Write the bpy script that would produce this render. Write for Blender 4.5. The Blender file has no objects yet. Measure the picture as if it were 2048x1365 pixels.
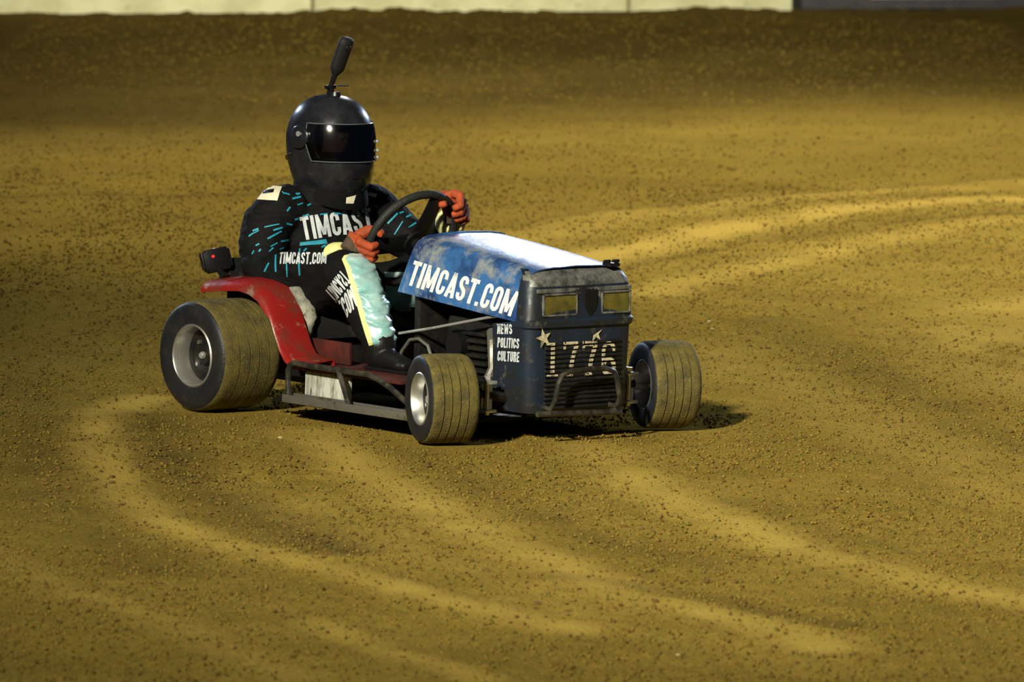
import bpy, bmesh, math, random
import numpy as np
from mathutils import Vector, Matrix
from mathutils.bvhtree import BVHTree
from mathutils import noise as mnoise

sc = bpy.context.scene
COL = sc.collection
rad = math.radians

# ------------------------------------------------------------------ camera
# world: +X is where the mower points, +Y its left, Z up, origin on the dirt under its middle
TH, PH, ROLL = rad(50), rad(5.6), rad(1.3)
R0 = Vector((math.cos(TH), math.sin(TH), 0))       # ground direction across the picture
D0 = Vector((-math.sin(TH), math.cos(TH), 0))      # ground direction away from the stand
ZU = Vector((0, 0, 1))
FW = math.cos(PH) * D0 - math.sin(PH) * ZU
UP0 = math.cos(PH) * ZU + math.sin(PH) * D0
RR = math.cos(ROLL) * R0 + math.sin(ROLL) * UP0
UU = -math.sin(ROLL) * R0 + math.cos(ROLL) * UP0
cam_d = bpy.data.cameras.new('camera')
cam = bpy.data.objects.new('camera', cam_d)
COL.objects.link(cam)
cam_d.sensor_width = 36.0
cam_d.lens = 16800.0 / 2048.0 * 36.0
cam_d.clip_start, cam_d.clip_end = 1.0, 400.0
CAMLOC = Vector((23.008, -18.986, 3.2095))
m = Matrix((RR, UU, -FW)).transposed().to_4x4()
m.translation = CAMLOC
cam.matrix_world = m
cam_d.dof.use_dof = True
cam_d.dof.focus_distance = 29.6
cam_d.dof.aperture_fstop = 7.0
sc.camera = cam


def G(a, b, z=0.0):
    """ground frame (across, away, up) -> world"""
    return R0 * a + D0 * b + ZU * z


# ------------------------------------------------------------------ world, lights, exposure
w = bpy.data.worlds.new('night')
sc.world = w
w.use_nodes = True
w.node_tree.nodes['Background'].inputs[0].default_value = (0.10, 0.13, 0.24, 1)
w.node_tree.nodes['Background'].inputs[1].default_value = 0.10


def flood(name, pos, aim, power, col, cone, blend=1.0, size=1.0):
    l = bpy.data.lights.new(name, 'SPOT')
    l.energy, l.color = power, col
    l.spot_size, l.spot_blend = rad(cone), blend
    l.shadow_soft_size = size
    o = bpy.data.objects.new(name, l)
    COL.objects.link(o)
    o.location = pos
    o.rotation_euler = (aim - pos).to_track_quat('-Z', 'Y').to_euler()
    return o


# track floodlights on poles round the oval: one ahead-right, one across the infield behind, a cooler one to the left; plus an added barrier lamp
flood('floodlight_stand', G(-12, -33, 17.5), G(4.5, 2.6, 0), 122000, (1.0, 0.95, 0.76), 19.5, 1.0, 1.0)
flood('floodlight_mast', G(9, 2, 24), G(2.4, 11.0, 0), 33000, (1.0, 0.94, 0.74), 38, 1.0, 1.0)
flood('barrier_fill', G(5, -12, 10), G(-0.8, 29.0, 0.6), 76000, (1.0, 0.95, 0.70), 20, 1.0, 0.8)  # extra lamp, added to brighten the far barrier
flood('floodlight_infield', G(3.0, 48, 17.5), G(1.2, 1.0, 0), 11500, (0.95, 0.97, 1.0), 24, 1.0, 1.6)
flood('floodlight_turn', G(-20, 33, 13), G(.4, .6, 0.8), 14000, (0.58, 0.74, 1.0), 11, 1.0, 0.9)
flood('floodlight_backstretch', G(22, 40, 14), G(0.0, .6, 0.5), 30000, (0.62, 0.78, 1.0), 14, 1.0, 1.2)

vs = sc.view_settings
vs.view_transform = 'Standard'
vs.look = 'None'
vs.exposure = 0.0
vs.gamma = 1.0
vs.use_curve_mapping = False

random.seed(7)
rng = np.random.default_rng(11)


# ------------------------------------------------------------------ helpers
def tag(o, label=None, cat=None, group=None, kind=None):
    if label: o['label'] = label
    if cat: o['category'] = cat
    if group: o['group'] = group
    if kind: o['kind'] = kind
    return o


def empty(name, loc=(0, 0, 0), parent=None):
    o = bpy.data.objects.new(name, None)
    COL.objects.link(o)
    o.location = loc
    o.empty_display_size = 0.1
    if parent: o.parent = parent
    return o


class MB:
    def __init__(s):
        s.v, s.f = [], []

    def add(s, vs_, fs):
        n = len(s.v)
        s.v += [tuple(p) for p in vs_]
        s.f += [tuple(i + n for i in f) for f in fs]
        return s

    def box(s, c, size, mat=None, bev=0.0):
        bm = bmesh.new()
        bmesh.ops.create_cube(bm, size=1)
        bmesh.ops.scale(bm, vec=size, verts=bm.verts)
        if bev:
            bmesh.ops.bevel(bm, geom=bm.edges[:], offset=bev, segments=2, affect='EDGES', profile=0.6)
        M = Matrix.Translation(c) @ (mat.to_4x4() if mat is not None else Matrix())
        bm.verts.index_update()
        s.add([M @ v.co for v in bm.verts], [[v.index for v in f.verts] for f in bm.faces])
        bm.free()
        return s

    def box2(s, a, b, bev=0.0):
        a, b = Vector(a), Vector(b)
        return s.box((a + b) / 2, (abs(b.x - a.x), abs(b.y - a.y), abs(b.z - a.z)), bev=bev)

    def rings(s, rings, cap=True, closed=False):
        n = len(rings[0])
        base = len(s.v)
        for r in rings: s.v += [tuple(p) for p in r]
        k = len(rings)
        for i in range(k if closed else k - 1):
            for j in range(n):
                a, b = base + i * n + j, base + i * n + (j + 1) % n
                i2 = (i + 1) % k
                c, d = base + i2 * n + (j + 1) % n, base + i2 * n + j
                s.f.append((a, b, c, d))
        if cap and not closed:
            s.f.append(tuple(base + j for j in reversed(range(n))))
            s.f.append(tuple(base + (k - 1) * n + j for j in range(n)))
        return s

    def tube(s, pts, r, n=10, closed=False, ref=None, cap=True):
        """r: float, or list of float / (ra, rb) per point; ra lies along ref"""
        pts = [Vector(p) for p in pts]
        k = len(pts)
        rs = r if isinstance(r, (list, tuple)) else [r] * k
        out = []
        pu = None
        for i, p in enumerate(pts):
            if closed: t = pts[(i + 1) % k] - pts[i - 1]
            else: t = pts[min(i + 1, k - 1)] - pts[max(i - 1, 0)]
            t.normalize()
            if ref is not None: u = Vector(ref)
            elif pu is not None: u = pu
            else: u = Vector((0, 0, 1)) if abs(t.z) < 0.9 else Vector((1, 0, 0))
            u = (u - t * u.dot(t))
            if u.length < 1e-5: u = t.orthogonal()
            u.normalize()
            pu = u
            v = t.cross(u)
            ra, rb = rs[i] if isinstance(rs[i], (list, tuple)) else (rs[i], rs[i])
            out.append([p + u * ra * math.cos(q) + v * rb * math.sin(q) for q in (2 * math.pi * j / n for j in range(n))])
        return s.rings(out, cap, closed)

    def ball(s, c, r, n=12, mat=None):
        c = Vector(c)
        r = (r, r, r) if not isinstance(r, (tuple, list)) else r
        rg = []
        for i in range(1, n):
            a = math.pi * i / n
            ring = []
            for j in range(2 * n):
                b = math.pi * j / n
                p = Vector((r[0] * math.sin(a) * math.cos(b), r[1] * math.sin(a) * math.sin(b), -r[2] * math.cos(a)))
                if mat is not None: p = mat @ p
                ring.append(c + p)
            rg.append(ring)
        base = len(s.v)
        s.rings(rg, cap=False)
        t0, t1 = Vector((0, 0, -r[2])), Vector((0, 0, r[2]))
        if mat is not None: t0, t1 = mat @ t0, mat @ t1
        s.v += [tuple(c + t0), tuple(c + t1)]
        nn = 2 * n
        a, b = len(s.v) - 2, len(s.v) - 1
        for j in range(nn):
            s.f.append((a, base + (j + 1) % nn, base + j))
            s.f.append((b, base + (n - 2) * nn + j, base + (n - 2) * nn + (j + 1) % nn))
        return s

    def lathe_y(s, prof, n=48, c=(0, 0, 0)):
        """prof: closed list of (radius, y)"""
        c = Vector(c)
        rg = []
        for j in range(n):
            q = 2 * math.pi * j / n
            rg.append([c + Vector((r * math.cos(q), y, r * math.sin(q))) for r, y in prof])
        return s.rings(rg, closed=True)

    def sheet(s, grid, thick=0.0):
        """grid[i][j] of points; optional thickness downwards along the local normal"""
        a, b = len(grid), len(grid[0])
        g = [[Vector(p) for p in row] for row in grid]
        base = len(s.v)
        for row in g: s.v += [tuple(p) for p in row]
        F = lambda i, j: base + i * b + j
        for i in range(a - 1):
            for j in range(b - 1):
                s.f.append((F(i, j), F(i, j + 1), F(i + 1, j + 1), F(i + 1, j)))
        if thick:
            low = len(s.v)
            for i in range(a):
                for j in range(b):
                    t1 = g[min(i + 1, a - 1)][j] - g[max(i - 1, 0)][j]
                    t2 = g[i][min(j + 1, b - 1)] - g[i][max(j - 1, 0)]
                    nn = t2.cross(t1)
                    nn.normalize()
                    s.v.append(tuple(g[i][j] + nn * thick))
            L = lambda i, j: low + i * b + j
            for i in range(a - 1):
                for j in range(b - 1):
                    s.f.append((L(i, j), L(i + 1, j), L(i + 1, j + 1), L(i, j + 1)))
            for i in range(a - 1):
                s.f.append((F(i, 0), F(i + 1, 0), L(i + 1, 0), L(i, 0)))
                s.f.append((F(i, b - 1), L(i, b - 1), L(i + 1, b - 1), F(i + 1, b - 1)))
            for j in range(b - 1):
                s.f.append((F(0, j), L(0, j), L(0, j + 1), F(0, j + 1)))
                s.f.append((F(a - 1, j), F(a - 1, j + 1), L(a - 1, j + 1), L(a - 1, j)))
        return s

    def mesh(s, name):
        me = bpy.data.meshes.new(name)
        me.from_pydata(s.v, [], s.f)
        bm = bmesh.new()
        bm.from_mesh(me)
        bmesh.ops.recalc_face_normals(bm, faces=bm.faces)
        bm.to_mesh(me)
        bm.free()
        return me

    def build(s, name, mat, parent=None, smooth=35, loc=(0, 0, 0)):
        me = s.mesh(name)
        o = bpy.data.objects.new(name, me)
        COL.objects.link(o)
        o.location = loc
        if mat: me.materials.append(mat)
        if parent: o.parent = parent
        if smooth:
            me.polygons.foreach_set('use_smooth', [True] * len(me.polygons))
            me.set_sharp_from_angle(angle=rad(smooth))
        return o


def remeshed(mb, name, voxel, mat, parent=None, smooth_iter=4):
    """fuse everything in mb into one continuous skin"""
    me = mb.mesh(name + '_raw')
    t = bpy.data.objects.new(name + '_raw', me)
    COL.objects.link(t)
    md = t.modifiers.new('r', 'REMESH')
    md.mode = 'VOXEL'
    md.voxel_size = voxel
    if smooth_iter:
        ms = t.modifiers.new('s', 'SMOOTH')
        ms.factor = 0.5
        ms.iterations = smooth_iter
    dg = bpy.context.evaluated_depsgraph_get()
    me2 = bpy.data.meshes.new_from_object(t.evaluated_get(dg))
    bpy.data.objects.remove(t)
    bpy.data.meshes.remove(me)
    me2.name = name
    o = bpy.data.objects.new(name, me2)
    COL.objects.link(o)
    me2.materials.clear()
    me2.materials.append(mat)
    me2.polygons.foreach_set('use_smooth', [True] * len(me2.polygons))
    if parent: o.parent = parent
    return o


# ------------------------------------------------------------------ materials
def material(name, base, rough=0.6, metal=0.0, c2=None, scale=8.0, lo=0.4, hi=0.6, c3=None, s3=30.0, lo3=0.55, hi3=0.7,
             bump=0.0, bscale=60.0, spec=0.5, coat=0.0, rough2=None, stretch=None, sheen=0.0):
    m_ = bpy.data.materials.new(name)
    m_.use_nodes = True
    nt = m_.node_tree
    p = nt.nodes['Principled BSDF']
    p.inputs['Roughness'].default_value = rough
    p.inputs['Metallic'].default_value = metal
    p.inputs['Specular IOR Level'].default_value = spec
    p.inputs['Coat Weight'].default_value = coat
    p.inputs['Sheen Weight'].default_value = sheen
    p.inputs['Base Color'].default_value = (*base, 1)
    tc = nt.nodes.new('ShaderNodeTexCoord')
    mp = nt.nodes.new('ShaderNodeMapping')
    nt.links.new(tc.outputs['Object'], mp.inputs[0])
    if stretch: mp.inputs['Scale'].default_value = stretch
    cur = None

    def layer(cur, col, sc_, l, h, detail=6):
        n = nt.nodes.new('ShaderNodeTexNoise')
        n.inputs['Scale'].default_value = sc_
        n.inputs['Detail'].default_value = detail
        n.inputs['Roughness'].default_value = 0.65
        nt.links.new(mp.outputs[0], n.inputs['Vector'])
        r = nt.nodes.new('ShaderNodeMapRange')
        r.inputs['From Min'].default_value = l
        r.inputs['From Max'].default_value = h
        nt.links.new(n.outputs['Fac'], r.inputs['Value'])
        x = nt.nodes.new('ShaderNodeMix')
        x.data_type = 'RGBA'
        nt.links.new(r.outputs[0], x.inputs['Factor'])
        if cur is None: x.inputs['A'].default_value = (*base, 1)
        else: nt.links.new(cur, x.inputs['A'])
        x.inputs['B'].default_value = (*col, 1)
        return x.outputs['Result'], r.outputs[0]
    f = None
    if c2: cur, f = layer(cur, c2, scale, lo, hi)
    if c3: cur, _ = layer(cur, c3, s3, lo3, hi3)
    if cur is not None: nt.links.new(cur, p.inputs['Base Color'])
    if rough2 is not None and f is not None:
        r = nt.nodes.new('ShaderNodeMapRange')
        r.inputs['To Min'].default_value = rough
        r.inputs['To Max'].default_value = rough2
        nt.links.new(f, r.inputs['Value'])
        nt.links.new(r.outputs[0], p.inputs['Roughness'])
    if bump:
        n = nt.nodes.new('ShaderNodeTexNoise')
        n.inputs['Scale'].default_value = bscale
        n.inputs['Detail'].default_value = 4
        nt.links.new(mp.outputs[0], n.inputs['Vector'])
        b = nt.nodes.new('ShaderNodeBump')
        b.inputs['Strength'].default_value = bump
        b.inputs['Distance'].default_value = 0.01
        nt.links.new(n.outputs['Fac'], b.inputs['Height'])
        nt.links.new(b.outputs[0], p.inputs['Normal'])
    return m_


M = {}
M['black'] = material('black_metal', (0.007, 0.007, 0.008), 0.5, 0.0, c2=(0.018, 0.015, 0.011), scale=14, spec=.25)
M['tubeblack'] = material('black_tube', (0.022, 0.021, 0.020), 0.34, 0.2, c2=(0.075, 0.064, 0.04), scale=22, lo=.42, hi=.66, rough2=.7)
M['plastic'] = material('black_plastic', (0.008, 0.008, 0.009), 0.32, spec=.35)
M['rubber'] = material('rubber', (0.012, 0.013, 0.016), 0.5, c2=(0.034, 0.031, 0.024), scale=9, lo=.48, hi=.78, spec=.4, bump=.15, bscale=120)
M['tread'] = material('dusty_tread', (0.15, 0.115, 0.020), 0.85, c2=(0.05, 0.042, 0.012), scale=16, lo=.35, hi=.7, c3=(0.20, 0.145, 0.035), s3=70, bump=.4, bscale=160)
M['chrome'] = material('aluminium', (0.70, 0.71, 0.70), 0.30, 0.7, c2=(0.35, 0.33, 0.28), scale=12, lo=.5, hi=.75, rough2=.5)
M['rim'] = material('cast_rim', (0.55, 0.55, 0.52), 0.36, 0.85, c2=(0.30, 0.27, 0.2), scale=10, lo=.45, hi=.7, rough2=.6)
M['steel'] = material('dull_steel', (0.32, 0.31, 0.28), 0.45, 0.8, c2=(0.12, 0.10, 0.06), scale=18, lo=.45, hi=.65, rough2=.8)
M['red'] = material('red_paint', (0.27, 0.012, 0.010), 0.30, c2=(0.15, 0.024, 0.012), scale=9, lo=.45, hi=.65, c3=(0.26, 0.22, 0.16), s3=14, lo3=.58, hi3=.74, bump=.08, bscale=40, rough2=.6, coat=.2)
M['maroon'] = material('maroon_paint', (0.10, 0.016, 0.012), 0.5, c2=(0.045, 0.014, 0.010), scale=12, c3=(0.20, 0.16, 0.12), s3=40, lo3=.66, hi3=.74)
M['hood'] = material('blue_paint', (0.055, 0.18, 0.46), 0.30, 0.25, c2=(0.022, 0.05, 0.16), scale=5, lo=.44, hi=.60, c3=(0.33, 0.35, 0.34), s3=13, lo3=.50, hi3=.68, bump=.16, bscale=22, coat=.25, rough2=.36)
M['cowl'] = material('dark_blue_paint', (0.014, 0.027, 0.050), 0.34, 0.1, c2=(0.013, 0.014, 0.016), scale=7, lo=.38, hi=.58, c3=(0.15, 0.14, 0.10), s3=20, lo3=.57, hi3=.80, bump=.15, bscale=40, rough2=.55)
M['worn'] = material('worn_grey', (0.20, 0.20, 0.18), 0.45, 0.3, c2=(0.055, 0.06, 0.06), scale=22, lo=.42, hi=.62, bump=.3, bscale=70)
M['white'] = material('white_vinyl', (0.78, 0.80, 0.80), 0.5, c2=(0.5, 0.52, 0.52), scale=30, lo=.58, hi=.68)
M['grime_white'] = material('grimy_white', (0.58, 0.58, 0.52), 0.6, c2=(0.16, 0.15, 0.10), scale=20, lo=.45, hi=.62, c3=(0.08, 0.07, 0.04), s3=60, lo3=.58, hi3=.7, stretch=(1, 1, .25))
M['cream'] = material('cream_paint', (0.62, 0.55, 0.36), 0.6, c2=(0.20, 0.18, 0.12), scale=45, lo=.5, hi=.62)
M['grille'] = material('grille_black', (0.012, 0.012, 0.013), 0.5, c2=(0.035, 0.031, 0.024), scale=26, lo=.5, hi=.7, spec=.3)
M['lens'] = material('amber_lens', (0.15, 0.125, 0.022), 0.25, c2=(0.06, 0.055, 0.018), scale=18, lo=.4, hi=.7, coat=.6)
M['seat'] = material('torn_vinyl', (0.30, 0.29, 0.23), 0.6, c2=(0.10, 0.10, 0.085), scale=14, lo=.42, hi=.6, c3=(0.035, 0.035, 0.03), s3=30, lo3=.58, hi3=.66, bump=.4, bscale=50)
M['suit'] = material('black_cloth', (0.0052, 0.0053, 0.0060), 0.75, bump=.6, bscale=38, spec=.16, stretch=(1, 1, 2.2))
M['sock'] = material('black_knit', (0.005, 0.005, 0.006), 0.85, spec=.12, bump=.4, bscale=30)
M['teal'] = material('teal_print', (0.02, 0.30, 0.42), 0.55)
M['satin'] = material('teal_satin', (0.30, 0.64, 0.62), 0.26, 0.3, c2=(0.62, 0.86, 0.82), scale=9, lo=.35, hi=.65, bump=.25, bscale=40, stretch=(.8, .8, 2.0))
M['yellow'] = material('pale_yellow', (0.78, 0.74, 0.30), 0.6)
M['patch'] = material('cream_patch', (0.75, 0.71, 0.52), 0.6)
M['print'] = material('white_print', (0.62, 0.66, 0.68), 0.5, c2=(0.40, 0.46, 0.5), scale=26, lo=.5, hi=.7)
M['glove'] = material('orange_glove', (0.42, 0.062, 0.012), 0.75, c2=(0.26, 0.045, 0.012), scale=40, lo=.4, hi=.65, bump=.3, bscale=110)
M['cuff'] = material('brown_cuff', (0.075, 0.05, 0.03), 0.8, bump=.3, bscale=90)
M['camblack'] = material('camera_black', (0.006, 0.006, 0.007), 0.45, spec=.12)
M['darkvinyl'] = material('black_vinyl', (0.014, 0.014, 0.013), 0.6, c2=(0.05, 0.048, 0.04), scale=12, lo=.55, hi=.7, spec=.25)
M['trim_rimlight'] = material('visor_edge_rimlight', (0.10, 0.11, 0.12), 0.25)  # trim kept pale to paint in rim light along the visor edge
M['boot'] = material('black_boot', (0.008, 0.008, 0.008), 0.45, spec=.25, bump=.2, bscale=50)
M['helmet'] = material('black_helmet', (0.011, 0.011, 0.014), 0.24, coat=.35, c2=(0.02, 0.02, 0.024), scale=10, rough2=.34)
M['skin'] = material('skin', (0.45, 0.27, 0.19), 0.55)
M['eye'] = material('eye_white', (0.6, 0.6, 0.58), 0.3)
M['foam'] = material('camera_grey', (0.012, 0.012, 0.013), 0.6, spec=.25, bump=.2, bscale=200)
M['wheelgrip'] = material('wheel_grip', (0.020, 0.021, 0.019), 0.6, spec=.3, bump=.3, bscale=90)
M['concrete'] = material('painted_concrete', (0.62, 0.60, 0.40), 0.8, c2=(0.48, 0.46, 0.28), scale=3, c3=(0.22, 0.20, 0.11), s3=14, lo3=.62, hi3=.75, bump=.2, bscale=20)
M['darkwall'] = material('dark_boards', (0.03, 0.03, 0.045), 0.8, c2=(0.05, 0.045, 0.05), scale=5)
M['whitewall'] = material('white_boards', (0.6, 0.58, 0.55), 0.7)

vis = bpy.data.materials.new('tinted_visor')
vis.use_nodes = True
nt = vis.node_tree
for n_ in list(nt.nodes): nt.nodes.remove(n_)
out = nt.nodes.new('ShaderNodeOutputMaterial')
mx = nt.nodes.new('ShaderNodeMixShader')
tr = nt.nodes.new('ShaderNodeBsdfTransparent')
tr.inputs[0].default_value = (0.38, 0.38, 0.37, 1)
gl = nt.nodes.new('ShaderNodeBsdfGlossy')
gl.inputs['Roughness'].default_value = 0.10
gl.inputs['Color'].default_value = (0.9, 0.9, 0.9, 1)
fr = nt.nodes.new('ShaderNodeFresnel')
fr.inputs['IOR'].default_value = 2.1
nt.links.new(fr.outputs[0], mx.inputs[0])
nt.links.new(tr.outputs[0], mx.inputs[1])
nt.links.new(gl.outputs[0], mx.inputs[2])
nt.links.new(mx.outputs[0], out.inputs[0])
M['visor'] = vis

led = bpy.data.materials.new('red_led')
led.use_nodes = True
led.node_tree.nodes['Principled BSDF'].inputs['Base Color'].default_value = (0.5, 0, 0, 1)
led.node_tree.nodes['Principled BSDF'].inputs['Emission Color'].default_value = (1, 0.02, 0.02, 1)
led.node_tree.nodes['Principled BSDF'].inputs['Emission Strength'].default_value = 0.8
M['led'] = led

# dirt: colour from grain noise, smoother and paler where tyres have packed it (attribute "packed")
dirt = bpy.data.materials.new('dirt')
dirt.use_nodes = True
nt = dirt.node_tree
p = nt.nodes['Principled BSDF']
p.inputs['Roughness'].default_value = 0.95
p.inputs['Specular IOR Level'].default_value = 0.0
tc = nt.nodes.new('ShaderNodeTexCoord')


def dn(scale, detail=5, rough=.6):
    n = nt.nodes.new('ShaderNodeTexNoise')
    n.inputs['Scale'].default_value = scale
    n.inputs['Detail'].default_value = detail
    n.inputs['Roughness'].default_value = rough
    nt.links.new(tc.outputs['Object'], n.inputs['Vector'])
    return n


def ramp(sock, stops):
    r = nt.nodes.new('ShaderNodeValToRGB')
    while len(r.color_ramp.elements) < len(stops): r.color_ramp.elements.new(0.5)
    for e, (q, c) in zip(r.color_ramp.elements, stops):
        e.position, e.color = q, (*c, 1)
    nt.links.new(sock, r.inputs[0])
    return r.outputs[0]


def mix(a, b, fac, mode='MIX'):
    x = nt.nodes.new('ShaderNodeMix')
    x.data_type = 'RGBA'
    x.blend_type = mode
    if isinstance(fac, float): x.inputs['Factor'].default_value = fac
    else: nt.links.new(fac, x.inputs['Factor'])
    for nm, q in (('A', a), ('B', b)):
        if isinstance(q, tuple): x.inputs[nm].default_value = (*q, 1)
        else: nt.links.new(q, x.inputs[nm])
    return x.outputs['Result']


big = ramp(dn(1.3).outputs['Fac'], [(0.32, (0.26, 0.180, 0.038)), (0.68, (0.35, 0.248, 0.052))])
grain = ramp(dn(75, 6, .8).outputs['Fac'], [(0.32, (0.36, 0.35, 0.36)), (0.50, (0.95, 0.95, 0.95)), (0.70, (1.45, 1.38, 1.2))])
hue = ramp(dn(95, 2).outputs['Fac'], [(0.36, (1.18, 0.88, 0.8)), (0.5, (1, 1, 1)), (0.64, (0.84, 1.1, 0.9))])
col = mix(mix(big, grain, 1.0, 'MULTIPLY'), hue, 0.8, 'MULTIPLY')
at = nt.nodes.new('ShaderNodeAttribute')
at.attribute_name = 'packed'
pk = nt.nodes.new('ShaderNodeSeparateColor')
nt.links.new(at.outputs['Color'], pk.inputs[0])
pale = mix((0.54, 0.375, 0.082), grain, 0.35, 'MULTIPLY')
col = mix(col, pale, pk.outputs['Red'])
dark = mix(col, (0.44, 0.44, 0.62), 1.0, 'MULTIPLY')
col = mix(col, dark, pk.outputs['Green'])  # darkens furrows, and paints the dimmer light into the far dirt
nt.links.new(col, p.inputs['Base Color'])
bp = nt.nodes.new('ShaderNodeBump')
bp.inputs['Strength'].default_value = 0.8
bp.inputs['Distance'].default_value = 0.012
nt.links.new(dn(55, 5, .7).outputs['Fac'], bp.inputs['Height'])
nt.links.new(bp.outputs[0], p.inputs['Normal'])
M['dirt'] = dirt
M['clod'] = material('clod', (0.20, 0.128, 0.028), 0.95, c2=(0.11, 0.07, 0.018), scale=3, lo=.4, hi=.6, spec=.1)
M['clod_pale'] = material('pale_stone', (0.48, 0.40, 0.2), 0.85, c2=(0.34, 0.26, 0.1), scale=6)

# ------------------------------------------------------------------ ground
def vnoise(x, y, seed):
    """smooth value noise on arrays"""
    r = np.random.default_rng(seed).random((256, 256))
    xi, yi = np.floor(x).astype(int), np.floor(y).astype(int)
    fx, fy = x - xi, y - yi
    fx, fy = fx * fx * (3 - 2 * fx), fy * fy * (3 - 2 * fy)
    g = lambda a, b: r[a % 256, b % 256]
    return (g(xi, yi) * (1 - fx) + g(xi + 1, yi) * fx) * (1 - fy) + (g(xi, yi + 1) * (1 - fx) + g(xi + 1, yi + 1) * fx) * fy


# wheel tracks as polylines in the ground frame (across, away), half width, strength
TRACKS = [
    ([(-1.06, 0.51), (-1.18, 0.13), (-1.2, -0.45), (-1.16, -1.24), (-1.07, -2.12), (-0.94, -2.88), (-0.76, -3.48), (-0.59, -3.83), (-0.46, -4.06), (-0.23, -4.49), (-0.03, -4.87), (0.2, -5.18), (0.45, -5.64)], 0.085, 0.95),
    ([(-0.49, -0.47), (-0.32, -1.3), (-0.19, -1.87), (-0.01, -2.63), (0.19, -3.47), (0.39, -4.07), (0.53, -4.53), (0.73, -5.03), (0.96, -5.46), (1.16, -5.95)], 0.12, 0.85),
    ([(0.53, -0.74), (0.65, -1.63), (0.78, -2.33), (0.95, -2.86), (1.12, -3.49), (1.37, -3.93), (1.6, -4.4), (1.85, -4.83)], 0.12, 0.8),
    ([(0.09, 5.17), (0.4, 6.19), (0.8, 7.37), (1.21, 8.43), (1.7, 9.4), (2.2, 10.12), (2.83, 10.65)], 0.16, 1.0),
    ([(0.18, 7.52), (0.64, 8.69), (1.12, 9.64), (1.86, 10.65), (2.89, 11.65)], 0.18, 0.55),
    ([(0.82, 5.01), (1.15, 6.07), (1.6, 7.22), (2.0, 8.27), (2.75, 9.44)], 0.12, 0.6),
    ([(2.6, 5.22), (2.24, 4.47), (2.13, 3.8), (2.08, 2.98), (2.09, 2.11), (2.27, 1.5), (2.43, 1.18)], 0.3, 0.7),
    ([(0.94, 2.92), (1.15, 1.99), (1.48, 0.45), (1.77, -0.95), (2.04, -2.23)], 0.22, 0.35),
    ([(-0.3, -5.55), (-0.14, -6.07), (0.04, -6.46), (0.3, -7.02)], 0.07, 0.6),
    ([(-1.42, -3.96), (-1.2, -4.54), (-0.95, -5.21), (-0.63, -5.94), (-0.26, -7.01)], 0.08, 0.35),
    ([(-2.29, 15.57), (-1.52, 16.82), (-0.42, 17.82), (1.03, 20.32), (3.57, 22.68)], 0.5, 0.22),
    ([(-1.74, 12.64), (-0.88, 13.6), (0.16, 12.88), (1.48, 14.7), (3.13, 15.58)], 1.2, 0.2),
    ([(-0.62, -2.03), (-0.26, -3.35), (0.07, -4.19), (0.45, -4.84), (0.81, -5.69), (1.22, -6.36)], 0.2, 0.22),
]
FURROWS = [
    ([(-2.61, 16.46), (-2.09, 16.96), (-1.42, 17.78), (-0.72, 18.36)], 0.5, 0.8),
    ([(-2.16, 9.22), (-1.6, 9.67), (-0.89, 9.72)], 0.15, 0.5),
    ([(0.51, 5.98), (0.84, 6.67), (1.3, 7.76), (1.91, 8.73), (2.65, 9.69)], 0.1, 0.55),
    ([(0.18, 8.18), (0.76, 9.46), (1.62, 10.58), (2.78, 11.94)], 0.12, 0.35),
    ([(-1.04, -0.09), (-0.95, -1.2), (-0.74, -2.35), (-0.48, -3.26), (-0.24, -3.87)], 0.22, 0.9),
    ([(1.21, 4.01), (1.46, 3.03), (1.71, 1.74), (2.05, -0.58)], 0.2, 0.3),
    ([(-0.51, 16.15), (-0.13, 17.08), (0.43, 17.48), (1.13, 17.5), (1.87, 18.38)], 0.5, 0.6),
    ([(0.96, -2.3), (1.34, -3.19), (1.85, -3.99)], 0.12, 0.35),
    ([(0.38, -4.38), (0.68, -4.57), (0.97, -5.04), (1.25, -5.5)], 0.12, 0.6),
    ([(-1.57, 1.02), (-1.44, -0.5), (-1.31, -2.17), (-1.1, -3.51), (-0.8, -4.35)], 0.3, 0.55),
    ([(-0.1, -1.02), (0.22, -2.3), (0.54, -3.34), (0.92, -4.03)], 0.16, 0.5),
]


def poly_dist(px, py, pl):
    best = np.full(px.shape, 1e9)
    # smooth the polyline first
    P_ = [np.array(q, float) for q in pl]
    for _ in range(3):
        Q = [P_[0]]
        for a, b in zip(P_[:-1], P_[1:]): Q += [a * .75 + b * .25, a * .25 + b * .75]
        P_ = Q + [P_[-1]]
    for a, b in zip(P_[:-1], P_[1:]):
        d = b - a
        t = np.clip(((px - a[0]) * d[0] + (py - a[1]) * d[1]) / (d @ d + 1e-9), 0, 1)
        q = np.hypot(px - a[0] - t * d[0], py - a[1] - t * d[1])
        best = np.minimum(best, q)
    return best


def axis(parts):
    o = [parts[0][0]]
    for a, b, st in parts:
        n = max(1, int(round((b - a) / st)))
        o += list(np.linspace(a, b, n + 1)[1:])
    return np.array(o)


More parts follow.
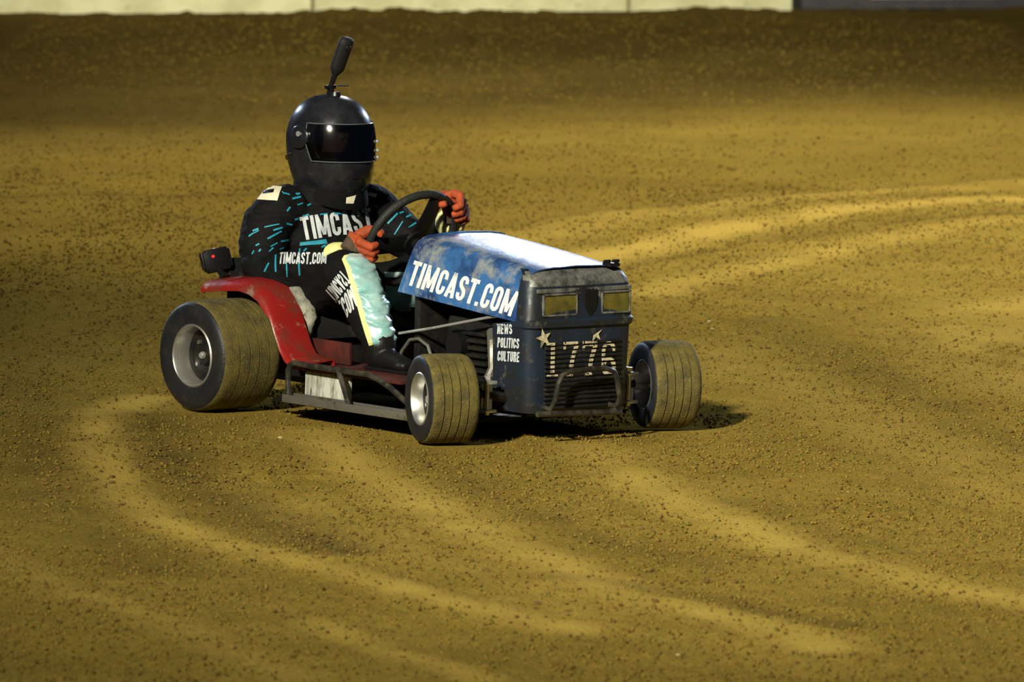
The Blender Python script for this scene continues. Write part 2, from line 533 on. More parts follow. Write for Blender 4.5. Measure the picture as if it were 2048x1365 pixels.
ax_a = axis([(-40, -8, 4), (-8, -4, .5), (-4, -1.9, .05), (-1.9, 2.6, .016), (2.6, 4.6, .04), (4.6, 9, .5), (9, 40, 4)])
ax_b = axis([(-45, -12, 4), (-12, -7.2, .4), (-7.2, 6, .034), (6, 14, .06), (14, 27.5, .11), (27.5, 34, .5), (34, 70, 4)])
A, B = np.meshgrid(ax_a, ax_b)
fine = 1.0
rough_ = 0.45 + 0.75 * vnoise(A * .7 + 5, B * .25 + 3, 5)
far_rough_dim = np.clip((B - 13.5 - .9 * A) / 3.0, 0, 1)
Hh = 0.020 * (vnoise(A * 1.4, B * .9, 1) - .5) * 2 + (0.010 * (vnoise(A * 7, B * 6, 2) - .5) + 0.012 * (vnoise(A * 17, B * 15, 3) - .5) + 0.008 * (vnoise(A * 34, B * 28, 4) - .5)) * (rough_ + 1.0 * far_rough_dim)
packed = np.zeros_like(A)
furrow_dim = 0.95 * far_rough_dim  # far tilled dirt also darkened in colour to stand in for dimmer light
for pl, hw, st in TRACKS:
    dd = poly_dist(A + .05 * (vnoise(A * 2.2, B * 2, 21) - .5), B + .05 * (vnoise(A * 2.2, B * 2, 22) - .5), pl)
    e = np.clip((hw * 2.0 - dd) / (hw * 2.0), 0, 1)
    e = e * e * (3 - 2 * e) * st * (0.55 + .75 * vnoise(A * 6, B * 3, 9))
    packed = np.maximum(packed, e)
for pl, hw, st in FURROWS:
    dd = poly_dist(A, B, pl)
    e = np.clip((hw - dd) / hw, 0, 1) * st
    furrow_dim = np.maximum(furrow_dim, e * (.5 + .7 * vnoise(A * 6, B * 6, 13)))
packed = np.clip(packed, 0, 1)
furrow_dim = np.clip(furrow_dim, 0, 1)
Hh = Hh * (1 - .75 * packed) + .004 * packed - .010 * furrow_dim
# keep the dirt below the tyres where the mower stands
X_ = A * R0.x + B * D0.x
Y_ = A * R0.y + B * D0.y
pad = np.clip((np.maximum(np.abs(X_) - .85, np.abs(Y_) - .75)) / .4, 0, 1)
Hh = Hh * (0.12 + .88 * pad) - .004 * (1 - pad)
# low bank thrown up along the barrier
bank = np.clip(1 - np.abs(B - (24.75 + .47 * (A - .0))) / 1.1, 0, 1) * (A < 1.95)
Hh += bank * (0.008 + .018 * vnoise(A * 5, B * 5, 31))
far = np.clip((np.hypot(A, B - 8) - 26) / 8, 0, 1)
Hh *= 1 - far
nb, na = A.shape
co = np.empty((nb * na, 3))
co[:, 0], co[:, 1], co[:, 2] = X_.ravel(), Y_.ravel(), Hh.ravel()
idx = np.arange(nb * na).reshape(nb, na)
quads = np.stack([idx[:-1, :-1], idx[:-1, 1:], idx[1:, 1:], idx[1:, :-1]], -1).reshape(-1, 4)
gm = bpy.data.meshes.new('ground')
gm.vertices.add(len(co))
gm.vertices.foreach_set('co', co.ravel())
gm.loops.add(quads.size)
gm.loops.foreach_set('vertex_index', quads.ravel())
gm.polygons.add(len(quads))
gm.polygons.foreach_set('loop_start', np.arange(0, quads.size, 4))
gm.update(calc_edges=True)
gm.polygons.foreach_set('use_smooth', np.ones(len(quads), bool))
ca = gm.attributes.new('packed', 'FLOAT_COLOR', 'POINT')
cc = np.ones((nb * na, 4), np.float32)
cc[:, 0], cc[:, 1], cc[:, 2] = packed.ravel(), furrow_dim.ravel(), 0
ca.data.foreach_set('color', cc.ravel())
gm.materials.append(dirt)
ground = bpy.data.objects.new('ground', gm)
COL.objects.link(ground)
tag(ground, 'loose yellow brown dirt of the track with curved tyre marks', kind='structure')


def ground_h(a, b):
    j = int(np.clip(np.searchsorted(ax_a, a), 0, na - 1))
    i = int(np.clip(np.searchsorted(ax_b, b), 0, nb - 1))
    return Hh[i, j], packed[i, j]


PATCH = np.random.default_rng(77).random((64, 64))


def patchy(a, b):
    x, y = a * 2.3 + 20, b * .9 + 20
    i, j = int(x), int(y)
    fx, fy = x - i, y - j
    g = lambda p_, q_: PATCH[p_ % 64, q_ % 64]
    return (g(i, j) * (1 - fx) + g(i + 1, j) * fx) * (1 - fy) + (g(i, j + 1) * (1 - fx) + g(i + 1, j + 1) * fx) * fy


# clods thrown about on the dirt
def scatter(name, n, size, label, mat, regions, seed):
    rs = random.Random(seed)
    phi = (1 + 5 ** .5) / 2
    ico = [(-1, phi, 0), (1, phi, 0), (-1, -phi, 0), (1, -phi, 0), (0, -1, phi), (0, 1, phi), (0, -1, -phi), (0, 1, -phi), (phi, 0, -1), (phi, 0, 1), (-phi, 0, -1), (-phi, 0, 1)]
    fc = [(0, 11, 5), (0, 5, 1), (0, 1, 7), (0, 7, 10), (0, 10, 11), (1, 5, 9), (5, 11, 4), (11, 10, 2), (10, 7, 6), (7, 1, 8), (3, 9, 4), (3, 4, 2), (3, 2, 6), (3, 6, 8), (3, 8, 9), (4, 9, 5), (2, 4, 11), (6, 2, 10), (8, 6, 7), (9, 8, 1)]
    V, F_ = [], []
    made = 0
    while made < n:
        a0, a1, b0, b1 = rs.choice(regions)
        a, b = rs.uniform(a0, a1), rs.uniform(b0, b1)
        pw = G(a, b)
        if abs(pw.x) < .95 and abs(pw.y) < .75: continue
        if b > 24.35 + .47 * a: continue
        h, pk_ = ground_h(a, b)
        if pk_ > .35 and rs.random() < .85: continue
        if rs.random() > 1.6 * (patchy(a, b) - .32): continue
        s = size * (0.35 + 1.6 * rs.random() ** 3.5)
        if b > 12: s *= .9
        base = len(V)
        q = rs.random() * 6.28
        for v in ico:
            k = s * rs.uniform(.36, .62)
            x, y, z = v[0] * k * 1.25, v[1] * k * 1.25, v[2] * k * .75
            V.append((pw.x + x * math.cos(q) - y * math.sin(q), pw.y + x * math.sin(q) + y * math.cos(q), h + z + s * .15))
        F_ += [tuple(i + base for i in f) for f in fc]
        made += 1
    me = bpy.data.meshes.new(name)
    me.from_pydata(V, [], F_)
    me.materials.append(mat)
    o = bpy.data.objects.new(name, me)
    COL.objects.link(o)
    return tag(o, label, 'dirt', kind='stuff')


scatter('dirt_clods', 3200, .0062, 'small dark clods of dirt strewn over the track', M['clod'],
        [(-1.9, 2.5, -6.8, 3), (-1.3, -.2, -3.8, -.9), (-2.2, 2.8, 3, 12), (-2.4, 3.2, 8, 24), (-3.0, 3.6, 14, 25)], 3)
scatter('pale_pebbles', 70, .0055, 'tiny pale pebbles lying on the dirt', M['clod_pale'], [(-1.8, 2.4, -6.5, 10), (-2.5, 3, 8, 20)], 4)

def crumbs(name, n, label, regions, mats, seed):
    r = np.random.default_rng(seed)
    wts = np.array([q[4] for q in regions]); wts = wts / wts.sum()
    which = r.choice(len(regions), n, p=wts)
    reg = np.array([q[:4] for q in regions])[which]
    a = reg[:, 0] + (reg[:, 1] - reg[:, 0]) * r.random(n)
    b = reg[:, 2] + (reg[:, 3] - reg[:, 2]) * r.random(n)
    ia = np.clip(np.searchsorted(ax_a, a), 0, na - 1)
    ib = np.clip(np.searchsorted(ax_b, b), 0, nb - 1)
    x = a * R0.x + b * D0.x
    y = a * R0.y + b * D0.y
    keep = (b < 24.3 + .47 * a) & ((np.abs(np.abs(x) - .62) > .16) | (np.abs(np.abs(y) - .52) > .16)) & (r.random(n) < .25 + 1.1 * vnoise(a * 2.6 + 40, b * 1.1 + 40, 55)) & (r.random(n) > packed[ib, ia] * .8)
    a, b, x, y, ia, ib = (q[keep] for q in (a, b, x, y, ia, ib))
    m_ = len(a)
    sz = (.0017 + .0058 * r.random(m_) ** 3.5) * (1 + .010 * np.clip(b, 0, 30))
    oc = np.array([(1, 0, 0), (0, 1, 0), (-1, 0, 0), (0, -1, 0), (0, 0, 1), (0, 0, -1)], float)
    ang = r.random(m_) * 6.28
    P_ = oc[None] * sz[:, None, None] * (0.7 + .6 * r.random((m_, 6, 1)))
    px = P_[..., 0] * np.cos(ang)[:, None] - P_[..., 1] * np.sin(ang)[:, None] + x[:, None]
    py = P_[..., 0] * np.sin(ang)[:, None] + P_[..., 1] * np.cos(ang)[:, None] + y[:, None]
    pz = P_[..., 2] * .9 + (Hh[ib, ia] + sz * .45)[:, None]
    co_ = np.stack([px, py, pz], -1).reshape(-1, 3)
    fo = np.array([(0, 1, 4), (1, 2, 4), (2, 3, 4), (3, 0, 4), (1, 0, 5), (2, 1, 5), (3, 2, 5), (0, 3, 5)])
    fs = (fo[None] + 6 * np.arange(m_)[:, None, None]).reshape(-1, 3)
    me = bpy.data.meshes.new(name)
    me.vertices.add(len(co_))
    me.vertices.foreach_set('co', co_.ravel())
    me.loops.add(fs.size)
    me.loops.foreach_set('vertex_index', fs.ravel())
    me.polygons.add(len(fs))
    me.polygons.foreach_set('loop_start', np.arange(0, fs.size, 3))
    me.polygons.foreach_set('material_index', np.repeat(r.choice(len(mats), m_, p=[.40, .25, .17, .18]), 8).astype(np.int32))
    for q in mats: me.materials.append(q)
    me.update(calc_edges=True)
    o = bpy.data.objects.new(name, me)
    COL.objects.link(o)
    return tag(o, label, 'dirt', kind='stuff')


CR = [material('crumb_tan', (0.24, 0.165, 0.034), .95, spec=0), material('crumb_brown', (0.12, 0.078, 0.02), .95, spec=0),
      material('crumb_rust', (0.19, 0.108, 0.028), .95, spec=0), material('crumb_olive', (0.18, 0.150, 0.034), .95, spec=0)]
crumbs('dirt_crumbs', 250000, 'fine crumbs of loose dirt covering the track', [(-1.8, 2.5, -7, 3, 5), (-2.2, 2.9, 3, 11, 3), (-2.8, 3.4, 11, 25, 2.5)], CR, 8)

# ------------------------------------------------------------------ barriers at the far edge of the track
bdir = (G(1, .47) - G(0, 0)).normalized()
bang = math.atan2(bdir.y, bdir.x)


def barrier(a0, a1, label, mat, back=0.0, h=.82, z0=0.0, name='concrete_barrier', group=None, worn=True):
    prof = [(-.30, 0), (-.30, .075), (-.17, .26), (-.10, h - .02), (-.08, h), (.08, h), (.10, h - .02), (.17, .26), (.30, .075), (.30, 0)]
    p0, p1 = G(a0, 25.15 + .47 * a0 + back), G(a1, 25.15 + .47 * a1 + back)
    L = (p1 - p0).length
    mb = MB()
    rg = []
    for i in range(9):
        x = L * i / 8
        rg.append([Vector((x if 0 < i < 8 else (x + (.012 if i == 0 else -.012)), y, z)) for y, z in prof])
    mb.rings(rg)
    o = mb.build(name, mat, None, 30, loc=p0 + ZU * z0)
    o.rotation_euler = (0, 0, bang)
    return tag(o, label, 'barrier', group)


barrier(-4.9, -1.22, 'long pale concrete barrier at the left end of the far wall', M['concrete'], group='pale barriers along the far edge')
barrier(-1.215, .83, 'pale concrete barrier in the middle of the far wall, behind the helmet', M['concrete'], group='pale barriers along the far edge')
barrier(.835, 1.93, 'short pale concrete barrier at the right end of the row, beside the dark wall', M['concrete'], group='pale barriers along the far edge')
db = barrier(1.98, 6.5, 'dark low barrier at the top right corner of the track', M['darkwall'], back=.12, h=.42, name='dark_barrier')
MB().box2((.52, -.315, .072), (1.72, -.285, .16), .004).build('white_band', M['whitewall'], db)

# ------------------------------------------------------------------ lettering
def arc(cx, cy, rx, ry, a0, a1, n=6):
    return [(cx + rx * math.cos(rad(a0 + (a1 - a0) * i / n)), cy + ry * math.sin(rad(a0 + (a1 - a0) * i / n))) for i in range(n + 1)]


def glyph(ch, t):
    """strokes (polyline, width, closed) in a cell one unit tall, and the cell width"""
    h = t / 2
    W_ = .42
    x0, x1, y0, y1 = h, W_ - h, h, 1 - h
    rx = (x1 - x0) / 2
    ry = .16
    cx = W_ / 2
    top = arc(cx, y1 - ry, rx, ry, 0, 180)
    bot = arc(cx, y0 + ry, rx, ry, 180, 360)
    if ch == 'T': return [([(0, 1 - h), (W_, 1 - h)], t, 0), ([(cx, 0), (cx, 1 - h)], t, 0)], W_
    if ch == 'I': return [([(h, 0), (h, 1)], t, 0)], t
    if ch == 'M': return [([(h, 0), (h, 1)], t, 0), ([(.6 - h, 0), (.6 - h, 1)], t, 0), ([(h * 1.1, .97), (.3, .12)], t * .85, 0), ([(.6 - h * 1.1, .97), (.3, .12)], t * .85, 0)], .6
    if ch == 'C': return [([(x1, .64)] + top + bot[0:] + [(x1, .36)], t, 0)], W_
    if ch == 'O': return [(top + bot, t, 1)], W_
    if ch == 'A': return [([(h * .8, 0), (.22, 1)], t, 0), ([(.44 - h * .8, 0), (.22, 1)], t, 0), ([(.13, .24), (.31, .24)], t * .8, 0)], .44
    if ch == 'S':
        return [([(x1, .70)] + top + [(x0, .70), (x0 + .04, .58), (x1 - .04, .42), (x1, .30)] + list(reversed(bot)) + [(x0, .30)], t, 0)], W_
    if ch == '.': return [([(h, 0), (h, t)], t, 0)], t
    if ch == 'N': return [([(h, 0), (h, 1)], t, 0), ([(W_ - h, 0), (W_ - h, 1)], t, 0), ([(h, .98), (W_ - h, .02)], t * .9, 0)], W_
    if ch == 'E': return [([(h, 0), (h, 1)], t, 0), ([(0, 1 - h), (.36, 1 - h)], t, 0), ([(0, .5), (.32, .5)], t, 0), ([(0, h), (.36, h)], t, 0)], .36
    if ch == 'W': return [([(h, 1), (.17, 0)], t * .9, 0), ([(.17, 0), (.31, .9)], t * .8, 0), ([(.31, .9), (.45, 0)], t * .8, 0), ([(.45, 0), (.62 - h, 1)], t * .9, 0)], .62
    if ch == 'P': return [([(h, 0), (h, 1)], t, 0), ([(h, 1 - h), (cx, 1 - h)] + arc(cx, .72, rx, .28 - h, 90, -90) + [(h, .44 + h)], t, 0)], W_
    if ch == 'L': return [([(h, 0), (h, 1)], t, 0), ([(0, h), (.34, h)], t, 0)], .34
    if ch == 'U': return [([(x0, 1)] + bot + [(x1, 1)], t, 0)], W_
    if ch == 'R': return [([(h, 0), (h, 1)], t, 0), ([(h, 1 - h), (cx, 1 - h)] + arc(cx, .74, rx, .26 - h, 90, -90) + [(h, .48 + h)], t, 0), ([(x1 - .02, .46), (x1, 0)], t, 0)], W_
    if ch == '1': return [([(.20, 0), (.20, 1)], .13, 0), ([(.02, .04), (.38, .04)], .08, 0), ([(.0, .93), (.20, .96)], .09, 0)], .40
    if ch == '7': return [([(.0, .93), (.46, .93)], .14, 0), ([(.04, .74), (.04, 1)], .08, 0), ([(.42, .90), (.30, .55), (.22, .02)], .13, 0), ([(.10, .04), (.32, .04)], .08, 0)], .47
    if ch == '6': return [(arc(.24, .27, .17, .21, 0, 360, 14)[:-1], .13, 1), ([(.07, .27), (.07, .62)] + arc(.24, .72, .17, .22, 180, 15, 7), .11, 0), ([(.36, .72), (.44, .72)], .10, 0)], .47
    return [], .25


def strokes_to_quads(pl, wd, closed, step=.07):
    pts = [Vector((x, y)) for x, y in pl]
    if closed: pts.append(pts[0].copy())
    q = [pts[0]]
    for a, b in zip(pts[:-1], pts[1:]):
        L = (b - a).length
        if L < 1e-6: continue
        k = max(1, int(L / step))
        q += [a + (b - a) * (i / k) for i in range(1, k + 1)]
    n = len(q)
    rows = []
    for i in range(n):
        if closed: d = (q[(i + 1) % (n - 1)] if i < n - 1 else q[1]) - (q[i - 1] if i > 0 else q[n - 2])
        else: d = q[min(i + 1, n - 1)] - q[max(i - 1, 0)]
        d.normalize()
        nn = Vector((-d.y, d.x)) * (wd / 2)
        rows.append([q[i] - nn, q[i], q[i] + nn])
    out = []
    for r0, r1 in zip(rows[:-1], rows[1:]):
        out.append([r0[0], r0[1], r1[1], r1[0]])
        out.append([r0[1], r0[2], r1[2], r1[1]])
    return out


def text_quads(s, t=.15, gap=.075):
    x = 0
    out = []
    for ch in s:
        st, wd = glyph(ch, t)
        for pl, w_, cl in st:
            for q in strokes_to_quads(pl, w_, cl):
                out.append([Vector((p.x + x, p.y)) for p in q])
        x += wd + gap
    return out, x - gap


def project(quads, origin, ex, ey, target_bvh, lift, direction=None, maxd=3.0):
    """lay flat 2-D quads in the plane origin+ex*u+ey*v and press them along `direction` onto a surface"""
    ex, ey, origin = Vector(ex), Vector(ey), Vector(origin)
    dr = Vector(direction) if direction is not None else ex.cross(ey).normalized() * -1
    dr.normalize()
    mb = MB()
    for k, q in enumerate(quads):
        ps = []
        for p_ in q:
            o_ = origin + ex * p_.x + ey * p_.y - dr * 1.0
            hit, nrm, _, _ = target_bvh.ray_cast(o_, dr, maxd)
            if hit is None: break
            if nrm.dot(dr) > 0: nrm = -nrm
            ps.append(hit + nrm * (lift + 0.00002 * (k % 7)))
        if len(ps) == len(q): mb.add(ps, [tuple(range(len(q)))])
    return mb


def bvh_of(objs):
    vv, ff = [], []
    for o_ in objs:
        n = len(vv)
        me = o_.data
        mw = o_.matrix_world
        vv += [mw @ v.co for v in me.vertices]
        ff += [tuple(i + n for i in p_.vertices) for p_ in me.polygons]
    return BVHTree.FromPolygons(vv, ff)


def grid_quads(left, right, nu, nv):
    """patch between two 2-D polylines"""
    def samp(pl, t):
        seg = [0]
        for a, b in zip(pl[:-1], pl[1:]): seg.append(seg[-1] + math.dist(a, b))
        d = t * seg[-1]
        for i in range(len(pl) - 1):
            if d <= seg[i + 1] + 1e-9:
                k = (d - seg[i]) / (seg[i + 1] - seg[i])
                return Vector((pl[i][0] + (pl[i + 1][0] - pl[i][0]) * k, pl[i][1] + (pl[i + 1][1] - pl[i][1]) * k))
        return Vector(pl[-1])
    g = [[samp(left, j / nv).lerp(samp(right, j / nv), i / nu) for i in range(nu + 1)] for j in range(nv + 1)]
    return [[g[j][i], g[j][i + 1], g[j + 1][i + 1], g[j + 1][i]] for j in range(nv) for i in range(nu)]


# ------------------------------------------------------------------ the racing mower
mower = empty('racing_mower')
tag(mower, 'blue and red racing lawn mower with wide dusty tyres, driven across the dirt', 'lawn mower')


def make_wheel(pos, Rr, wdt, rim_r, steer, side, grooves):
    """wheel with axle along Y; side=-1: outside faces -Y"""
    w2 = wdt / 2
    prof = []
    # sidewall -> shoulder -> tread -> shoulder -> sidewall, outer skin then inner
    outer = [(rim_r * .98, -w2 * .80), (rim_r * 1.06, -w2 * .93), (rim_r + (Rr - rim_r) * .45, -w2 * 1.0), (Rr * .90, -w2 * .985), (Rr * .955, -w2 * .92), (Rr * .985, -w2 * .80)]
    tread = []
    ny = 20
    for i in range(ny + 1):
        y = -w2 * .72 + 1.44 * w2 * i / ny
        rr = Rr * (1 - .016 * (y / w2) ** 2)
        tread.append((rr, y))
    gr = []
    for r_, y in tread:
        gr.append((r_, y))
    # circumferential grooves
    full = []
    for r_, y in gr:
        full.append((r_, y))
    for gy in grooves:
        y = gy * w2
        rr = Rr * (1 - .016 * gy ** 2)
        full += [(rr, y - .0026), (rr - .006, y - .0016), (rr - .006, y + .0016), (rr, y + .0026)]
    full = [q for q in full if all(not (abs(q[1] - gy * w2) < .0025 and q[0] > Rr * .985 and q not in full[ny + 1:]) for gy in grooves)]
    full.sort(key=lambda q: q[1])
    outer2 = [(r_, -y) for r_, y in reversed(outer)]
    prof = outer + full + outer2 + [(rim_r * .98, w2 * .55), (rim_r * .98, -w2 * .55)]
    tire = MB().lathe_y(prof, 56).build('wheel', M['rubber'], mower, 40, loc=pos)
    tire.data.materials.append(M['tread'])
    for pg in tire.data.polygons:
        c = pg.center
        if math.hypot(c.x, c.z) > Rr * .965: pg.material_index = 1
    tire.rotation_euler = (0, rad(17) * random.random(), steer)
    # rim: barrel with rolled lips, dished disc, hub, nuts
    s = side
    lip = [(rim_r * 1.06, s * w2 * .86), (rim_r * 1.075, s * w2 * .92), (rim_r * 1.02, s * w2 * .96), (rim_r * .975, s * w2 * .92), (rim_r * .93, s * w2 * .62), (rim_r * .88, s * w2 * .50), (rim_r * .865, s * w2 * .10), (rim_r * .90, -s * w2 * .3), (rim_r * .93, -s * w2 * .80), (rim_r * .975, -s * w2 * .93), (rim_r * 1.03, -s * w2 * .93), (rim_r * 1.0, -s * w2 * .5), (rim_r * .97, 0), (rim_r * 1.0, s * w2 * .5)]
    MB().lathe_y(lip, 48).build('rim', M['rim'], tire, 40)
    dz = -s * w2 * .40
    disc = [(0.001, s * w2 * .16 - dz), (rim_r * .30, s * w2 * .16 - dz), (rim_r * .38, s * w2 * .06 - dz), (rim_r * .80, s * w2 * .02 - dz), (rim_r * .862, s * w2 * .10 - dz), (rim_r * .862, s * w2 * .02 - dz), (rim_r * .80, -s * w2 * .06 - dz), (0.001, s * w2 * .02 - dz)]
    MB().lathe_y(disc, 40).build('wheel_disc', M['black'], tire, 40)
    hub = [(0.0005, s * w2 * .26 - dz), (.009, s * w2 * .26 - dz), (.013, s * w2 * .22 - dz), (.014, s * w2 * .10 - dz), (.0005, s * w2 * .10 - dz)]
    MB().lathe_y(hub, 20).build('hub_cap', M['chrome'], tire, 40)
    for k in range(4):
        q = rad(45 + 90 * k)
        nm = MB()
        nm.tube([(rim_r * .52 * math.cos(q), s * w2 * .02 - dz, rim_r * .52 * math.sin(q)), (rim_r * .52 * math.cos(q), s * w2 * .13 - dz, rim_r * .52 * math.sin(q))], .008, 6)
        nm.build('wheel_nut', M['steel'], tire)
    return tire


make_wheel((-.62, -.525, .2), .2, .270, .108, 0, -1, (-.45, -.12, .2, .55))
make_wheel((-.62, .525, .2), .2, .270, .108, 0, 1, (-.45, -.12, .2, .55))
make_wheel((.62, -.51, .157), .157, .180, .088, rad(-20), -1, (-.5, -.17, .17, .5))
make_wheel((.62, .51, .157), .157, .180, .088, rad(-20), 1, (-.5, -.17, .17, .5))

# frame, axles
for s in (-1, 1):
    MB().box2((-.86, s * .17 - .02, .085), (.70, s * .17 + .02, .135), .004).build('frame_rail', M['black'], mower)
MB().tube([(-.62, -.42, .2), (-.62, .42, .2)], .016, 12).build('rear_axle', M['steel'], mower)
MB().tube([(.62, -.36, .17), (.62, -.2, .14), (.62, .2, .14), (.62, .36, .17)], .02, 10).build('front_axle', M['black'], mower)
for s in (-1, 1):
    k = MB()
    y = s * .325
    k.box2((.622, y - .018, .098), (.634, y + .030 * 1, .215), .003)
    k.box2((.60, y - .020, .100), (.66, y + .030, .112), .003)
    k.box2((.60, y - .020, .200), (.66, y + .030, .212), .003)
    br = k.build('spindle_bracket', M['chrome'], mower)
    MB().tube([(.645, y - .004, .092), (.645, y - .004, .226)], .009, 10).tube([(.645, y - .004, .216), (.645, y - .004, .230)], .016, 6).build('kingpin', M['chrome'], br)
    MB().tube([(.62, y - s * .01, .157), (.62 - .0 + s * 0, s * .50, .157)], .012, 10).build('spindle', M['steel'], br)
MB().tube([(.52, -.32, .17), (.50, .32, .17)], .008, 8).build('tie_rod', M['steel'], mower)

# engine and bits below the hood
eng = MB().box2((.20, -.15, .17), (.54, .15, .40), .02).build('engine', M['black'], mower)
for k in range(6):
    MB().box2((.24 + .012, -.172, .21 + .026 * k), (.44, -.15, .222 + .026 * k), .001).build('cooling_fin', M['black'], eng)
MB().tube([(.37, .02, .40), (.37, .02, .50)], [.11, .105], 24).build('blower_housing', M['black'], eng)
MB().tube([(.30, -.16, .30), (.30, -.20, .30)], .045, 18).build('air_filter', M['plastic'], eng)
MB().tube([(.46, -.16, .36), (.50, -.19, .33), (.52, -.20, .24), (.50, -.21, .19)], .018, 10).build('exhaust_pipe', M['steel'], eng)
MB().box2((.075, -.20, .12), (.11, .20, .60), .01).build('dash_panel', M['black'], mower)
MB().tube([(.02, -.22, .318), (.20, -.222, .352), (.56, -.222, .428)], .0055, 8).build('throttle_rod', M['chrome'], mower)
MB().tube([(.01, -.215, .19), (.03, -.215, .255), (.075, -.215, .30), (.125, -.215, .308), (.175, -.215, .288), (.20, -.215, .245), (.205, -.215, .17)], .0065, 8).build('pedal_hoop', M['steel'], mower)

# hood: pressed steel shell, rounded shoulders, sloping to the front
def hood_rows():
    rows = []
    nx = 14
    for i in range(nx + 1):
        t = i / nx
        xt = .105 + (.728 - .105) * t                  # top line
        xb = .030 + (.690 - .030) * t                  # lower edge line
        zt = .668 - .066 * t - .004 * math.sin(t * 3.14) * -1
        zb = .468 - .050 * t
        wt = .205 + .010 * t
        wb = .232 + .010 * t
        prof = []
        R_ = .045
        half = [(wb, zb, xb), (wb - .002, zb + .03, None), (wt + .012, zt - R_ * 1.4, None), (wt + .006, zt - R_ * .85, None), (wt - .004, zt - R_ * .42, None), (wt - .020, zt - R_ * .14, None), (wt - .042, zt, None), (wt * .5, zt + .006, None)]
        for (y, z, x) in half:
            k = (z - zb) / (zt - zb)
            prof.append(Vector((xb + (xt - xb) * min(1, k), -y, z)))
        prof.append(Vector((xt, 0, zt + .009)))
        prof += [Vector((q.x, -q.y, q.z)) for q in reversed(prof[:-1])]
        rows.append(prof)
    return rows


hd = MB().sheet(hood_rows(), .004)
hood = hd.build('hood', M['hood'], mower, 50)
# rear edge roll and side stiffening lip
MB().tube([q for q in hood_rows()[0]], .0055, 6).build('hood_edge', M['hood'], hood)
MB().box((.735, .15, .609), (.04, .05, .014), bev=.004).tube([(.72, .13, .618), (.75, .13, .622)], .006, 8).tube([(.72, .17, .618), (.75, .17, .622)], .006, 8).build('hood_latch', M['plastic'], hood)

# cowl: rounded box front
def cowl_ring(z, dx, wy, xr=None, rc=.045, n=5):
    xf = .762 + dx
    if xr is None: xr = .562 if z < .41 else .694
    pts = [Vector((xr, -wy, z))]
    for i in range(n + 1):
        a = rad(-90 + 90 * i / n)
        pts.append(Vector((xf - rc + rc * math.cos(a), -wy + rc + rc * math.sin(a), z)))
    m1 = [Vector((xf + .004, -wy * .5, z)), Vector((xf + .006, 0, z)), Vector((xf + .004, wy * .5, z))]
    pts += m1
    for i in range(n + 1):
        a = rad(0 + 90 * i / n)
        pts.append(Vector((xf - rc + rc * math.cos(a), wy - rc + rc * math.sin(a), z)))
    pts.append(Vector((xr, wy, z)))
    return pts


levels = [(.10, -.012, .226), (.13, -.004, .232), (.30, -.002, .238), (.395, .0, .242), (.402, .010, .246), (.422, .014, .246), (.430, .004, .246), (.53, -.002, .238), (.545, -.003, .234), (.565, -.010, .230), (.583, -.022, .222), (.596, -.040, .212), (.602, -.062, .200)]
cg = [cowl_ring(z, dx, wy) for z, dx, wy in levels]
cmb = MB().sheet(cg)
nn_ = len(cg[0])
cmb.f.append(tuple((len(cg) - 1) * nn_ + j for j in range(nn_)))
cmb.f.append(tuple(j for j in reversed(range(nn_))))
cowl = cmb.build('front_cowl', M['cowl'], mower, 28)
cowl.data.materials.append(M['worn'])
for pg in cowl.data.polygons:
    if pg.center.z > .552 and abs(pg.center.y) < .225 and pg.center.x > .70: pg.material_index = 1
# lower grille: individual louvres
GZ0, GDZ, NS = .120, .0160, 15
for k in range(NS):
    z = GZ0 + GDZ * k
    half = .172 if k < 11 else .172
    MB().box((.766, 0, z), (.010, half * 2, .0085), bev=.002).build('louvre', M['grille'], cowl)
# headlights
for (y0, y1) in ((-.188, -.030), (.080, .215)):
    z0, z1 = .440, .520
    hl = MB()
    xx = .762
    t_ = .007
    hl.box2((xx, y0, z1 - t_), (xx + .010, y1, z1), .002).box2((xx, y0, z0), (xx + .010, y1, z0 + t_), .002).box2((xx, y0, z0), (xx + .010, y0 + t_, z1), .002).box2((xx, y1 - t_, z0), (xx + .010, y1, z1), .002)
    h_ = hl.build('headlight', M['worn'], cowl)
    lg = [[(xx + .002 + .004 * math.sin(3.14 * i / 6), y0 + t_ + (y1 - y0 - 2 * t_) * j / 6, z0 + t_ + (z1 - z0 - 2 * t_) * i / 6) for j in range(7)] for i in range(7)]
    MB().sheet(lg, .003).build('lens', M['lens'], h_)
# worn band round the lamps, and shield emblem between them
MB().box2((.757, -.21, .522), (.7655, .222, .537), .003).build('lamp_band', M['worn'], cowl)
MB().box2((.757, -.026, .436), (.7665, .008, .522), .003).build('lamp_band', M['worn'], cowl)
MB().box2((.757, .052, .436), (.7665, .078, .522), .003).build('lamp_band', M['worn'], cowl)
sh = [(.003, .530), (.003, .475), (.012, .452), (.030, .432), (.048, .452), (.057, .475), (.057, .530), (.048, .524), (.040, .532), (.030, .520), (.020, .532), (.012, .524)]
em = MB()
em.rings([[Vector((x, y, z)) for y, z in sh] for x in (.760, .772)])
emb = em.build('emblem', M['plastic'], cowl, 0)
# bumper hoop
bx = .83
hoop = [(bx - .10, -.165, .125), (bx - .02, -.176, .12), (bx, -.172, .16), (bx, -.160, .215), (bx, -.145, .240), (bx, -.11, .252), (bx, 0, .257), (bx, .06, .254), (bx, .092, .243), (bx, .108, .215), (bx, .122, .15), (bx - .02, .128, .115), (bx - .10, .13, .12)]
bump = MB().tube(hoop, .0095, 10).build('bumper', M['tubeblack'], mower)
MB().tube([(bx - .005, -.25, .108), (bx - .005, .132, .098)], .0105, 10).build('bumper_bar', M['tubeblack'], bump)

